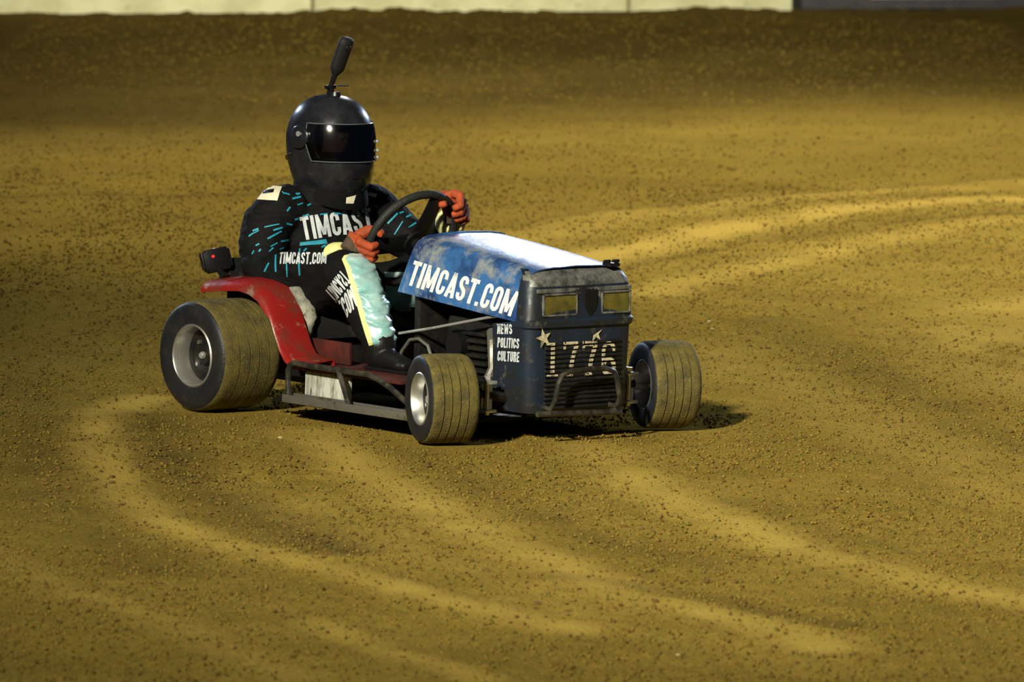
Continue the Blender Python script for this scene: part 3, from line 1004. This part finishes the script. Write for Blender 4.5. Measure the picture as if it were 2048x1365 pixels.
MB().box2((-.42, -.44, .046), (.50, .44, .060), .004).build('added_shade_plate', M['black'], mower)  # added plate that blocks light, keeping the ground under the chassis dark

# rear body: red fender pan, seat, foot decks
FP = [(-.80, .452), (-.74, .458), (-.66, .468), (-.58, .474), (-.52, .466), (-.47, .446), (-.43, .412), (-.395, .366), (-.365, .310), (-.335, .255), (-.305, .222), (-.27, .208), (-.20, .205)]
for s in (-1, 1):
    g = []
    for i, (x, z) in enumerate(FP):
        k = 1 if x < -.40 else .55
        row = [Vector((x, s * .478, z - .045 * k)), Vector((x, s * .474, z - .028 * k)), Vector((x, s * .462, z - .014 * k)), Vector((x, s * .440, z - .003)), Vector((x, s * .40, z)), Vector((x, s * .352, z + .006)), Vector((x, s * .335, z + .002)), Vector((x, s * .33, z - .035))]
        g.append(row if s < 0 else row[::-1])
    MB().sheet(g, .004).build('fender', M['red'], mower, 50)
    MB().box2((-.415, s * .283, .19), (-.165, s * .297, .270), .004).build('tunnel_side', M['maroon'], mower)
    MB().box2((-.30, s * .18, .176), (.34, s * .47, .188), .003).build('foot_deck', M['maroon'], mower)
    MB().box2((-.225, s * .436, .088), (.028, s * .448, .172), .003).build('side_plate', M['grime_white'], mower)
    y = s * .50
    rl = [(-.25, y, .085), (-.256, y, .13), (-.256, y, .175), (-.245, y, .195), (-.222, y, .203), (-.08, y, .202), (.10, y, .201), (.20, y, .200), (.25, y, .190), (.32, y, .166), (.44, y, .110)]
    rail = MB().tube(rl, .0105, 10).build('side_rail', M['tubeblack'], mower)
    MB().tube([(.03, y, .20), (.065, y - .004, .145), (.098, y - .006, .086)], .0105, 8).build('brace', M['tubeblack'], rail)
    MB().box2((-.262, y - .02, .062), (.45, y + .03, .070), .002).box2((-.262, y - .022, .062), (.45, y - .017, .090), .001).box2((-.262, y + .026, .062), (.45, y + .031, .092), .001).build('step_channel', M['steel'], mower)
    for xo in (-.2, .3): MB().tube([(xo, y, .07), (xo, s * .17, .10)], .012, 8).build('outrigger', M['black'], mower)
MB().box2((-.82, -.30, .12), (-.43, .30, .262), .02).build('seat_base', M['black'], mower)
MB().box2((-.84, -.33, .262), (-.79, .33, .45), .01).build('rear_panel', M['black'], mower)
# seat: cushion with sagging front apron, low back
sg = []
SP = [(-.88, .44), (-.865, .50), (-.845, .52), (-.83, .50), (-.815, .42), (-.79, .34), (-.74, .292), (-.64, .286), (-.54, .298), (-.49, .328), (-.455, .352), (-.425, .350), (-.405, .325), (-.398, .290), (-.396, .262)]
for x, z in SP:
    row = []
    for j in range(9):
        q = -1 + 2 * j / 8
        hw = .325 if z > .30 else .315
        e = 1 - abs(q) ** 4
        row.append(Vector((x, hw * q, z + (.055 * abs(q) ** 3 if -.8 < x < -.43 else 0) - .012 * (1 - e) * 0)))
    sg.append(row)
MB().sheet(sg, .03).build('seat', M['darkvinyl'], mower, 60)

for s in (-1, 1):
    bp_ = [(-.62, .430), (-.56, .448), (-.50, .448), (-.45, .430), (-.418, .390), (-.402, .340), (-.398, .295), (-.402, .255)]
    bw = [(.020, .030), (.026, .036), (.028, .038), (.028, .040), (.026, .040), (.024, .036), (.020, .028), (.012, .014)]
    MB().tube([(x, s * (.300 + .012 * max(0, (.33 - z) / .07)), z) for x, z in bp_], bw, 14, ref=(0, 0, 1)).build('seat_bolster', M['seat'], mower, 60)

# steering column and wheel
SC = Vector((-.196, 0, .632))
AL = rad(28)
NW = Vector((-math.cos(AL), 0, math.sin(AL)))        # wheel axis, towards the driver
TW = Vector((math.sin(AL), 0, math.cos(AL)))
YW = Vector((0, 1, 0))
RW = .186
ring = [SC + (YW * math.cos(2 * math.pi * i / 56) + TW * math.sin(2 * math.pi * i / 56)) * RW for i in range(56)]
sw = MB().tube(ring, .0155, 12, closed=True, ref=NW).build('steering_wheel', M['wheelgrip'], mower, 60)
MB().tube([SC - NW * .035, SC + NW * .005], [.045, .05], 20).build('wheel_hub', M['plastic'], sw)
for q in (72, 190, 310):
    d_ = YW * math.cos(rad(q)) + TW * math.sin(rad(q))
    MB().tube([SC + d_ * .03 - NW * .02, SC + d_ * .10 - NW * .014, SC + d_ * RW], [(.008, .040), (.006, .036), (.006, .036)], 10, ref=NW).build('spoke', M['plastic'], sw)
MB().tube([SC - NW * .02, SC - NW * .18, SC - NW * .34], [.022, .026, .03], 14).build('steering_column', M['plastic'], mower)

bpy.context.view_layer.update()
# ---- lettering on the mower
hb = bvh_of([hood])
q_, wd = text_quads('TIMCAST.COM', .16, .07)
# hood side runs along +X and falls towards the front
ex = Vector((.592, 0, -.062)) / wd
ey = Vector((.030, 0, .088))
lt = project(q_, Vector((.068, -.5, .497)), ex, ey, hb, .0016, (0, 1, 0)).build('lettering', M['white'], hood, 0)
tag(lt, 'white block lettering along the side of the hood')
cb = bvh_of([cowl])
for i, wtxt in enumerate(('NEWS', 'POLITICS', 'CULTURE')):
    q_, wd = text_quads(wtxt, .17, .08)
    L = (.082, .118, .118)[i]
    project(q_, Vector((.588, -.6, .368 - .0475 * i)), Vector((L / wd, 0, .006 / wd)), Vector((.004, 0, .036)), cb, .0015, (0, 1, 0)).build('lettering', M['print'], cowl, 0)


def clip_band(poly, a, b):
    def half(ps, f):
        o_ = []
        for i in range(len(ps)):
            p0, p1 = ps[i - 1], ps[i]
            s0, s1 = f(p0), f(p1)
            if (s0 >= 0) != (s1 >= 0):
                o_.append(p0.lerp(p1, s0 / (s0 - s1)))
            if s1 >= 0: o_.append(p1)
        return o_
    r = half(poly, lambda p_: p_.y - a)
    return half(r, lambda p_: b - p_.y) if r else r


Y0n, Y1n, Z0n, Hn = -.170, .150, .232, .122
wtot = .40 + .47 * 3 + .13 * 3
xoff = 0.0
for ch in '1776':
    q_, wd = text_quads(ch, .15, .13)
    num = MB()
    for k, q in enumerate(q_):
        poly = [Vector((Y0n + (p_.x + xoff) / wtot * (Y1n - Y0n), Z0n + p_.y * Hn - .012 * ((p_.x + xoff) / wtot))) for p_ in q]
        for kk in range(-1, NS + 3):
            zc = GZ0 + GDZ * kk
            if kk < NS: a_, b_, xx = zc - .0048, zc + .0048, .7722
            else: a_, b_, xx = zc - GDZ / 2 + (.003 if kk == NS else 0), zc + GDZ / 2, .7706
            c_ = clip_band(poly, a_, b_)
            if len(c_) > 2: num.add([Vector((xx + .00003 * (k % 5), p_.x, p_.y)) for p_ in c_], [tuple(range(len(c_)))])
    num.build('painted_digit', M['cream'], cowl, 0)
    xoff += wd + .13


def star(cy, cz, r, rot, skip=()):
    pts = []
    for i in range(10):
        a = rad(90 + rot + 36 * i)
        k = r if i % 2 == 0 else r * .40
        pts.append(Vector((.7714, cy + k * math.cos(a), cz + k * math.sin(a))))
    s_ = MB()
    c = Vector((.7714, cy, cz))
    for i in range(10):
        if i in skip: continue
        s_.add([c, pts[i], pts[(i + 1) % 10]], [(0, 1, 2)])
    s_.build('star', M['cream'], cowl, 0)


star(-.183, .366, .036, 14)
star(.055, .372, .032, 8, (0, 1, 8, 9, 2))

# ------------------------------------------------------------------ the driver
body = MB()
# trunk
TR = [((-.73, 0, .315), (.135, .165)), ((-.735, 0, .37), (.165, .200)), ((-.725, 0, .44), (.170, .205)), ((-.71, 0, .52), (.172, .205)), ((-.70, 0, .60), (.165, .210)), ((-.695, 0, .67), (.150, .212)), ((-.69, 0, .725), (.125, .195)), ((-.685, 0, .765), (.095, .145)), ((-.675, 0, .80), (.075, .085)), ((-.665, 0, .86), (.068, .070))]
body.tube([a for a, b in TR], [b for a, b in TR], 24, ref=(1, 0, 0))
body.ball((-.65, 0, .955), (.105, .082, .125), 12)                 # head, inside the helmet
body.tube([(-.57, 0, .965), (-.540, 0, .935), (-.552, 0, .925)], [.008, .015, .010], 8)   # nose
# arms
RA = [((-.69, -.14, .715), .085), ((-.695, -.205, .70), .093), ((-.71, -.250, .645), .094), ((-.70, -.275, .575), .088), ((-.665, -.295, .510), .082), ((-.61, -.305, .475), .080), ((-.54, -.300, .485), .077), ((-.46, -.288, .515), .070), ((-.370, -.275, .543), .060), ((-.285, -.258, .570), .048)]
body.tube([a for a, b in RA], [b for a, b in RA], 18)
LA = [((-.69, .15, .71), .085), ((-.685, .215, .69), .093), ((-.655, .262, .645), .088), ((-.60, .292, .60), .080), ((-.53, .305, .572), .074), ((-.455, .298, .582), .069), ((-.37, .272, .615), .062), ((-.285, .235, .655), .054), ((-.225, .205, .685), .045)]
body.tube([a for a, b in LA], [b for a, b in LA], 18)
# legs
RL = [((-.72, -.10, .365), .112), ((-.60, -.145, .385), .110), ((-.46, -.195, .435), .102), ((-.32, -.245, .488), .094), ((-.235, -.265, .512), .088), ((-.175, -.272, .498), .083), ((-.135, -.275, .445), .078), ((-.095, -.275, .385), .074), ((-.05, -.275, .325), .066), ((-.015, -.275, .272), .056)]
body.tube([a for a, b in RL], [b for a, b in RL], 18)
LL = [((-.72, .10, .365), .112), ((-.60, .135, .385), .110), ((-.48, .165, .425), .100), ((-.37, .185, .465), .092), ((-.30, .19, .475), .086), ((-.255, .19, .445), .080), ((-.235, .19, .39), .075), ((-.21, .19, .33), .068), ((-.185, .19, .275), .056)]
body.tube([a for a, b in LL], [b for a, b in LL], 18)
person = remeshed(body, 'person', .0085, M['suit'], None, 5)
tag(person, 'driver in a black racing suit with teal dashes and orange gloves, steering the mower', 'person')
# folds in the cloth
me = person.data
nv = len(me.vertices)
cov = np.empty(nv * 3)
me.vertices.foreach_get('co', cov)
cov = cov.reshape(-1, 3)
nrm = np.array([v.normal[:] for v in me.vertices])
amp = np.empty(nv)
for i, c in enumerate(cov):
    a = mnoise.noise(Vector((c[0] * 9, c[1] * 9, c[2] * 22)))
    b = mnoise.noise(Vector((c[0] * 26, c[1] * 26, c[2] * 40)) + Vector((5, 3, 1)))
    amp[i] = (1 - abs(a) * 2.2) * .0045 + b * .0022
headmask = cov[:, 2] > .80
amp[headmask] = 0
cov += nrm * amp[:, None]
me.vertices.foreach_set('co', cov.ravel())
# the eye strip of the face shows skin
me.materials.append(M['skin'])
me.materials.append(M['sock'])
for pg in me.polygons:
    c = pg.center
    if c.z > .80:
        pg.material_index = 2
        if c.x > -.63 and .915 < c.z < 1.0 and abs(c.y) < .075: pg.material_index = 1
me.update()
for s in (-1, 1):
    MB().ball((-.560, s * .033, .972), (.012, .015, .011), 8).build('eye', M['eye'], person)

# collar and knit skirt hanging below the helmet
sk = []
for z, x, rx, ry in ((.880, -.655, .128, .120), (.845, -.652, .128, .122), (.815, -.650, .122, .118), (.785, -.650, .118, .124), (.765, -.652, .120, .132), (.752, -.655, .118, .136)):
    sk.append([Vector((x + rx * math.cos(q) * (1 + .025 * math.sin(5 * q + z * 40)) + .015 * math.cos(q), ry * math.sin(q) * (1 + .02 * math.sin(7 * q)), z - .045 * max(0, math.cos(q)) * (.88 - z) / .128)) for q in (2 * math.pi * j / 36 for j in range(36))])
MB().rings(sk, cap=False).build('helmet_skirt', M['sock'], person, 60)
cl = []
for z, k in ((.745, 1.06), (.775, 1.0), (.800, .98), (.802, .93), (.77, .93)):
    cl.append([Vector((-.668 + .118 * k * math.cos(q), .140 * k * math.sin(q), z - .035 * max(0, math.cos(q)) + .012 * max(0, -math.cos(q)))) for q in (2 * math.pi * j / 36 for j in range(36))])
MB().rings(cl, cap=False).build('collar', M['suit'], person, 60)

# helmet
HC = Vector((-.668, 0, .950))
HR = [(.166, .0, .030, .030, .026), (.160, .0, .062, .062, .055), (.146, .0, .096, .096, .085), (.122, .0, .128, .128, .112), (.090, .0, .152, .154, .132), (.055, .0, .167, .170, .143), (.020, .0, .174, .178, .148), (-.015, .0, .177, .178, .149), (-.050, .0, .181, .174, .147), (-.085, .0, .187, .164, .143), (-.115, .0, .188, .150, .137), (-.140, .0, .182, .136, .130), (-.165, .0, .168, .122, .120), (-.185, .0, .148, .110, .110), (-.190, .0, .136, .100, .104)]


def helmet_pt(zr, q, off=0.0):
    for (a, b) in zip(HR[:-1], HR[1:]):
        if a[0] >= zr >= b[0]:
            k = (a[0] - zr) / (a[0] - b[0])
            v = [x + (y - x) * k for x, y in zip(a, b)]
            break
    else: v = HR[0] if zr > HR[0][0] else HR[-1]
    c = math.cos(q)
    rx = v[2] if c > 0 else v[3]
    # chin bar is slightly squarer in plan
    e = 1.0
    return HC + Vector(((rx + off) * c, (v[4] + off) * math.sin(q), zr))


NQ = 64
hz = [.166, .160, .146, .122, .090, .068, .062, .040, .020, -.005, -.030, -.052, -.058, -.085, -.115, -.140, -.165, -.185, -.190]
hm = MB()
idx_ = {}
for i, z in enumerate(hz):
    for j in range(NQ): 
        idx_[i, j] = len(hm.v)
        hm.v.append(tuple(helmet_pt(z, 2 * math.pi * (j + .5) / NQ)))
hm.v.append(tuple(HC + Vector((0, 0, .1695))))
for j in range(NQ): hm.f.append((idx_[0, j], idx_[0, (j + 1) % NQ], len(hm.v) - 1))
for i in range(len(hz) - 1):
    for j in range(NQ):
        q = (2 * math.pi * (j + 1) / NQ + math.pi) % (2 * math.pi) - math.pi
        zc = (hz[i] + hz[i + 1]) / 2
        lim = 66 - 10 * max(0, -zc / .058)
        if abs(q) < rad(lim) and -.053 < zc < .063: continue           # eye port
        hm.f.append((idx_[i, j], idx_[i + 1, j], idx_[i + 1, (j + 1) % NQ], idx_[i, (j + 1) % NQ]))
helmet = hm.build('helmet', M['helmet'], person, 60)
so = helmet.modifiers.new('shell', 'SOLIDIFY')
so.thickness = .022
so.offset = -1
so.use_even_offset = False
# visor with frame, pivots and top strip
vg = []
for i in range(9):
    z = .070 - .136 * i / 8
    vg.append([helmet_pt(z, rad(-76 + 152 * j / 36) * (1 - .10 * max(0, (i - 4) / 4)), .0065) for j in range(37)])
visor = MB().sheet(vg, .003).build('visor', M['visor'], helmet, 60)
fr_ = [vg[0][j] for j in range(37)] + [vg[i][36] for i in range(1, 9)] + [vg[8][36 - j] for j in range(1, 37)] + [vg[8 - i][0] for i in range(1, 8)]
MB().tube(fr_, .0022, 6, closed=True).build('visor_trim', M['trim_rimlight'], visor)
for s in (-1, 1):
    pv = MB()
    rings_ = []
    for off, k in ((.002, 1.0), (.013, .96), (.017, .80)):
        ring_ = []
        for j in range(20):
            a = 2 * math.pi * j / 20
            ring_.append(helmet_pt(.022 + .047 * k * math.sin(a) * (1.0 if math.sin(a) < 0 else .9), s * rad(86 + 15 * k * math.cos(a)), off))
        rings_.append(ring_)
    pv.rings(rings_)
    pv.build('visor_pivot', M['helmet'], helmet, 50)
    MB().tube([helmet_pt(.03, s * rad(84), .016), helmet_pt(.03, s * rad(84), .021)], .010, 12).build('pivot_screw', M['chrome'], helmet)
# visor tear-off posts on the far side, chin vent, neck roll edge
for dz in (.004, -.028, -.052):
    c = helmet_pt(dz, rad(38), .008)
    d_ = (c - HC).normalized()
    MB().tube([c, c + d_ * .010], .006, 10).build('tearoff_post', M['chrome'], visor)
MB().tube([helmet_pt(-.186, 2 * math.pi * j / 48, .001) for j in range(48)], .0065, 8, closed=True).build('edge_trim', M['plastic'], helmet)
vt = []
for i in range(4):
    vt.append([helmet_pt(-.092 - .034 * i / 3, rad(-16 + 32 * j / 10), .004) for j in range(11)])
MB().sheet(vt, .006).build('chin_vent', M['plastic'], helmet, 40)
for s in (-1, 1):
    rdg = [helmet_pt(-.045 - .05 * t + .0 * t, s * rad(105 + 65 * t), .001) for t in [i / 10 for i in range(11)]]
    MB().tube(rdg, [(.006 * math.sin(3.14 * min(.97, max(.03, i / 10))) + .001) for i in range(11)], 6).build('helmet_ridge', M['helmet'], helmet, 60)

# camera on top of the helmet
hc = empty('helmet_camera', (-.655, 0, 1.118))
tag(hc, 'slim dark action camera standing upright on top of the black helmet', 'camera')
cax = (Vector((.105, .03, .275))).normalized()
MB().tube([(0, 0, -.004), (0, 0, .010)], [(.034, .024), (.030, .020)], 20, ref=(1, 0, 0)).build('mount_plate', M['plastic'], hc)
MB().box((-.012, -.004, .020), (.022, .016, .028), bev=.003).tube([(-.014, .018, .026), (-.014, -.026, .026)], .007, 10).tube([(0.0, .02, .032), (.03, .045, .034)], .004, 8).build('mount_clamp', M['plastic'], hc)
st0 = Vector((-.012, -.004, .026))
MB().tube([st0, st0 + cax * .05], [.009, .011], 10).build('mount_stem', M['plastic'], hc)
cb0 = st0 + cax * .048
axy = Vector((0, 1, 0))
sec = [(0, .012, .010), (.012, .020, .017), (.024, .029, .021), (.034, .030, .022), (.120, .031, .022), (.140, .029, .021), (.147, .022, .015)]
MB().tube([cb0 + cax * a for a, b, c in sec], [(b, c) for a, b, c in sec], 18, ref=axy).build('camera_body', M['foam'], hc, 50)
lc = cb0 + cax * .115
fv = Vector((1, 0, 0))
fv = (fv - cax * fv.dot(cax)).normalized()
MB().tube([lc + fv * .018, lc + fv * .026], [.013, .010], 14).build('camera_lens', M['plastic'], hc)

# gloves closed on the rim of the wheel
def glove(ang, s, wrist, name):
    """ang: place on the rim; s=-1 right hand, +1 left hand"""
    O = (YW * math.cos(ang) + TW * math.sin(ang)).normalized()
    T = (-YW * math.sin(ang) + TW * math.cos(ang)).normalized() * s
    if T.dot(TW) < -.2: T = -T
    Gp = SC + O * RW
    wrist = Vector(wrist)

    def at(psi, r, t):
        a = rad(psi)
        return Gp + (NW * math.cos(a) + O * math.sin(a)) * r + T * t
    mb = MB()
    palm = [wrist, wrist.lerp(at(35, .050, -.005), .55), at(30, .048, -.002), at(62, .045, 0), at(85, .042, 0)]
    mb.tube(palm, [(.044, .036), (.054, .036), (.060, .032), (.060, .024), (.054, .017)], 16, ref=T)
    ln = (196, 214, 208, 186)
    for k in range(4):
        t = .0435 - .029 * k
        pts = []
        for i in range(8):
            psi = 55 + (ln[k] - 55) * i / 7
            bulge = .0385 + (.0070 if i in (2, 5) else 0)
            pts.append(at(psi, bulge, t * (1 + .06 * math.sin(i))))
        mb.tube(pts, [.0155, .0162, .0172, .0160, .0152, .0160, .0145, .0105], 10)
    th = [at(10, .054, .024), at(-28, .047, .050), at(-70, .040, .064), at(-115, .037, .071), at(-140, .034, .074)]
    mb.tube(th, [.024, .0200, .0180, .0160, .0105], 10)
    g_ = remeshed(mb, name, .0034, M['glove'], person, 3)
    g_.data.materials.append(M['cuff'])
    ax_ = (at(60, .035, 0) - wrist).normalized()
    for pg in g_.data.polygons:
        if (pg.center - wrist).dot(ax_) < .038: pg.material_index = 1
    return g_


WR, WL = Vector((-.250, -.252, .578)), Vector((-.190, .192, .694))
glove(rad(192), -1, WR, 'glove')
glove(rad(38), 1, WL, 'glove')
# yellow cuffs of the suit
for wv, el in ((WR, Vector((-.37, -.278, .540))), (WL, Vector((-.30, .245, .645)))):
    d_ = (wv - el).normalized()
    MB().tube([wv - d_ * .062, wv - d_ * .045, wv - d_ * .015, wv - d_ * .002], [.054, .056, .050, .042], 20).build('cuff', M['yellow'], person, 60)
# boots
for (ankle, toe) in (((-.015, -.275, .27), (.165, -.285, .215)), ((-.185, .19, .27), (-.01, .20, .215))):
    a, t_ = Vector(ankle), Vector(toe)
    b = MB()
    b.tube([a + Vector((-.012, 0, .045)), a, a + Vector((0, 0, -.03)), a + Vector((.01, 0, -.05))], [.056, .056, .052, .044], 16)
    b.tube([a + Vector((-.045, 0, -.045)), a + Vector((.0, 0, -.04)), a + Vector((.06, 0, -.045)), t_ + Vector((-.03, 0, .002)), t_], [(.034, .038), (.044, .044), (.038, .046), (.026, .046), (.016, .03)], 16, ref=(0, 0, 1))
    bo = remeshed(b, 'boot', .006, M['boot'], person, 3)
    MB().box(((a.x + t_.x) / 2 - .01, (a.y + t_.y) / 2, .195), (.235, .088, .013), bev=.005).build('sole', M['plastic'], bo)

bpy.context.view_layer.update()
pb = bvh_of([person])
VIEWN = D0 * math.cos(PH) - ZU * math.sin(PH)
# the stencil plane faces the front right quarter of the driver: u across (metres), v up
PO = Vector((0, 0, 0))


def press(quads, name, mat, lift=.0022, direction=VIEWN, smooth=60, bv=None):
    mb = project(quads, PO, RR, UU, bv or pb, lift, direction, 4.0)
    return mb.build(name, mat, person, smooth)


def crumple(o_, amp, k):
    for v in o_.data.vertices:
        c = v.co
        n1 = mnoise.noise(Vector((c.x * k * .30 - c.z * k * .9, c.y * k * .30, c.z * k * 1.5 + c.x * k * .8)))
        n2 = mnoise.noise(Vector((c.x * k * .8, c.y * k * .8, c.z * k * 2.4)) + Vector((9, 4, 2)))
        v.co = c + v.normal * (amp * (1.0 - 3.2 * min(.45, abs(n1))) + amp * .5 * n2)


def weld(o_, dist=.0006):
    bm = bmesh.new()
    bm.from_mesh(o_.data)
    bmesh.ops.remove_doubles(bm, verts=bm.verts, dist=dist)
    bmesh.ops.recalc_face_normals(bm, faces=bm.faces)
    bm.to_mesh(o_.data)
    bm.free()
    d_ = sum((p_.normal.dot(VIEWN) for p_ in o_.data.polygons))
    if d_ > 0: o_.data.flip_normals()
    o_.data.update()


def placed_text(s, corner, along, upv, t=.16, gap=.07):
    q, wd_ = text_quads(s, t, gap)
    a, u = Vector(along) / wd_, Vector(upv)
    c = Vector(corner)
    return [[c + a * p_.x + u * p_.y for p_ in qq] for qq in q]


press(placed_text('TIMCAST', (-0.5004, 0.6411), (0.2519, 0.0362), (-0.0163, 0.0834), 0.16), 'chest_lettering', M['print'])
press(placed_text('TIMCAST.COM', (-0.5837, 0.5541), (0.1747, -0.0018), (0.0036, 0.0414), 0.16), 'sleeve_lettering', M['print'])
press(placed_text('TIMCAST', (-0.4143, 0.4571), (0.0589, 0.0733), (0.0375, -0.0428), 0.17), 'leg_lettering', M['print'])
press(placed_text('.COM', (-0.3643, 0.4196), (0.0447, 0.0572), (0.0232, -0.0714), 0.17), 'leg_lettering', M['print'])
press(grid_quads([(-0.3268, 0.5839), (-0.3375, 0.5679), (-0.3196, 0.5321), (-0.2964, 0.4607), (-0.2732, 0.3804), (-0.2518, 0.3089), (-0.2321, 0.25)], [(-0.2768, 0.5804), (-0.2482, 0.5554), (-0.2268, 0.5107), (-0.1982, 0.4339), (-0.1732, 0.3643), (-0.1536, 0.3143), (-0.1375, 0.2607)], 22, 80), 'leg_panel', M['satin'], 0.004)
for o_ in list(person.children):
    if o_.name.startswith('leg_panel'):
        weld(o_)
        crumple(o_, .0062, 26)
press(grid_quads([(-0.3446, 0.5804), (-0.3536, 0.5679), (-0.3375, 0.5321), (-0.3143, 0.4607), (-0.2911, 0.3804), (-0.2679, 0.3036), (-0.2482, 0.2464)], [(-0.3268, 0.5839), (-0.3357, 0.5679), (-0.3179, 0.5321), (-0.2946, 0.4607), (-0.2714, 0.3804), (-0.25, 0.3089), (-0.2304, 0.25)], 3, 40), 'leg_stripe', M['yellow'], 0.0036)
press(grid_quads([(-0.2071, 0.5261), (-0.2035, 0.4628), (-0.189, 0.3906), (-0.1619, 0.3364)], [(-0.0842, 0.5261), (-0.0842, 0.4628), (-0.0878, 0.3906), (-0.0951, 0.3364)], 12, 14), 'leg_panel', M['satin'], 0.003)
press(grid_quads([(-0.7034, 0.7897), (-0.6762, 0.8187), (-0.6345, 0.8386)], [(-0.5928, 0.7825), (-0.5856, 0.8115), (-0.5783, 0.8332)], 12, 6), 'shoulder_patch', M['patch'], 0.003)
press(grid_quads([(-0.312, 0.8259), (-0.3083, 0.8131)], [(-0.2387, 0.8112), (-0.2461, 0.7984)], 8, 3), 'shoulder_patch', M['patch'], 0.003)
press(grid_quads([(-0.6545, 0.806), (-0.649, 0.8187)], [(-0.6073, 0.8115), (-0.6055, 0.8241)], 6, 2), 'shoulder_mark', M['plastic'], 0.0042)
pb2 = bvh_of([person] + [o_ for o_ in person.children if o_.name.startswith(('helmet_skirt', 'collar'))])
press(grid_quads([(-0.3472, 0.7961), (-0.349, 0.7744)], [(-0.3128, 0.8052), (-0.3218, 0.7744)], 8, 5), 'collar_badge', M['patch'], .003, bv=pb2)
press(grid_quads([(-0.5142, 0.6218), (-0.5124, 0.6345)], [(-0.4148, 0.6291), (-0.4202, 0.6453)], 8, 3), 'chest_badge', M['teal'], 0.0026)
DASHES = [((-0.6858, 0.6616), (-0.6587, 0.676)), ((-0.6804, 0.6742), (-0.6605, 0.6814)), ((-0.6948, 0.6543), (-0.6804, 0.6652)), ((-0.6388, 0.6869), (-0.5865, 0.6995)), ((-0.5612, 0.7013), (-0.5413, 0.6977)), ((-0.628, 0.6453), (-0.5792, 0.6742)), ((-0.6172, 0.6164), (-0.5937, 0.6309)), ((-0.5828, 0.6363), (-0.5557, 0.6417)), ((-0.6696, 0.62), (-0.6569, 0.6272)), ((-0.5865, 0.6074), (-0.572, 0.6146)), ((-0.6352, 0.5261), (-0.619, 0.5568)), ((-0.5955, 0.5857), (-0.5937, 0.5261)), ((-0.5539, 0.5568), (-0.5521, 0.508)), ((-0.5088, 0.5568), (-0.507, 0.5134)), ((-0.507, 0.6074), (-0.507, 0.5803)), ((-0.5684, 0.8097), (-0.5503, 0.8043)), ((-0.5413, 0.7898), (-0.5106, 0.7971)), ((-0.5214, 0.8061), (-0.5142, 0.8097)), ((-0.5232, 0.7682), (-0.5034, 0.7754)), ((-0.5594, 0.7447), (-0.5485, 0.7609)), ((-0.4889, 0.7663), (-0.4744, 0.7718)), ((-0.5774, 0.8151), (-0.5684, 0.8061)), ((-0.5286, 0.8097), (-0.5196, 0.8043)), ((-0.5052, 0.7284), (-0.4817, 0.7338)), ((-0.4419, 0.7338), (-0.4148, 0.7374)), ((-0.3913, 0.7374), (-0.3516, 0.7393)), ((-0.3335, 0.7393), (-0.3119, 0.7447)), ((-0.2974, 0.7537), (-0.2685, 0.7447)), ((-0.2938, 0.77), (-0.2793, 0.779)), ((-0.5323, 0.7158), (-0.5196, 0.7194)), ((-0.2473, 0.7704), (-0.2382, 0.7613)), ((-0.1999, 0.7048), (-0.1653, 0.7412)), ((-0.158, 0.7412), (-0.1435, 0.7467)), ((-0.1744, 0.6647), (-0.1453, 0.7121)), ((-0.1344, 0.7267), (-0.1161, 0.7358)), ((-0.1234, 0.6866), (-0.0979, 0.7066)), ((-0.6226, 0.5983), (-0.6081, 0.6128)), ((-0.6587, 0.5983), (-0.6515, 0.6074)), ((-0.6081, 0.676), (-0.5756, 0.6869)), ((-0.6822, 0.5893), (-0.675, 0.602)), ((-0.4275, 0.611), (-0.413, 0.6182)), ((-0.4925, 0.5983), (-0.4817, 0.6074))]
dq = []
for i, (a, b) in enumerate(DASHES):
    dq += [[Vector(p_) for p_ in q] for q in strokes_to_quads([a, b], .0062 if i % 3 else .0045, 0, .012)]
tag(press(dq, 'printed_dashes', M['teal'], .0028), kind='stuff')

# ------------------------------------------------------------------ action camera clamped to the fender
ac = empty('action_camera', (-.790, -.375, .457))
ac.scale = (1.38, 1.38, 1.38)
tag(ac, 'small boxy black action camera with a red light, clamped to the red fender', 'camera')
rz = Matrix.Rotation(rad(-28), 3, 'Z') @ Matrix.Rotation(rad(-12), 3, 'Y') @ Matrix.Rotation(rad(12), 3, 'X')
MB().tube([(0, 0, -.004), (-.01, 0, .006), (-.028, .004, .016)], [.016, .010, .009], 12).build('camera_clamp', M['plastic'], ac)
cbod = MB().box((-.052, .012, .040), (.040, .074, .052), rz, bev=.007).build('camera_body', M['camblack'], ac)
MB().box((-.052, .012, .040), (.043, .060, .060), rz, bev=.004).build('camera_cage', M['camblack'], ac)
c0 = Vector((-.052, .012, .040))
MB().box(c0 + rz @ Vector((.0, -.038, .004)), (.034, .006, .044), rz, bev=.002).build('camera_door', M['plastic'], ac)
MB().tube([c0 + rz @ Vector((.019, -.012, .010)), c0 + rz @ Vector((.024, -.012, .010))], .0042, 10).build('record_light', M['led'], ac)
MB().tube([c0 + rz @ Vector((-.020, .012, .006)), c0 + rz @ Vector((-.028, .012, .006))], .016, 16).build('camera_lens', M['plastic'], ac)
MB().tube([c0 + rz @ Vector((0, .0, .026)), c0 + rz @ Vector((0, .0, .032))], .008, 12).build('shutter_button', M['chrome'], ac)
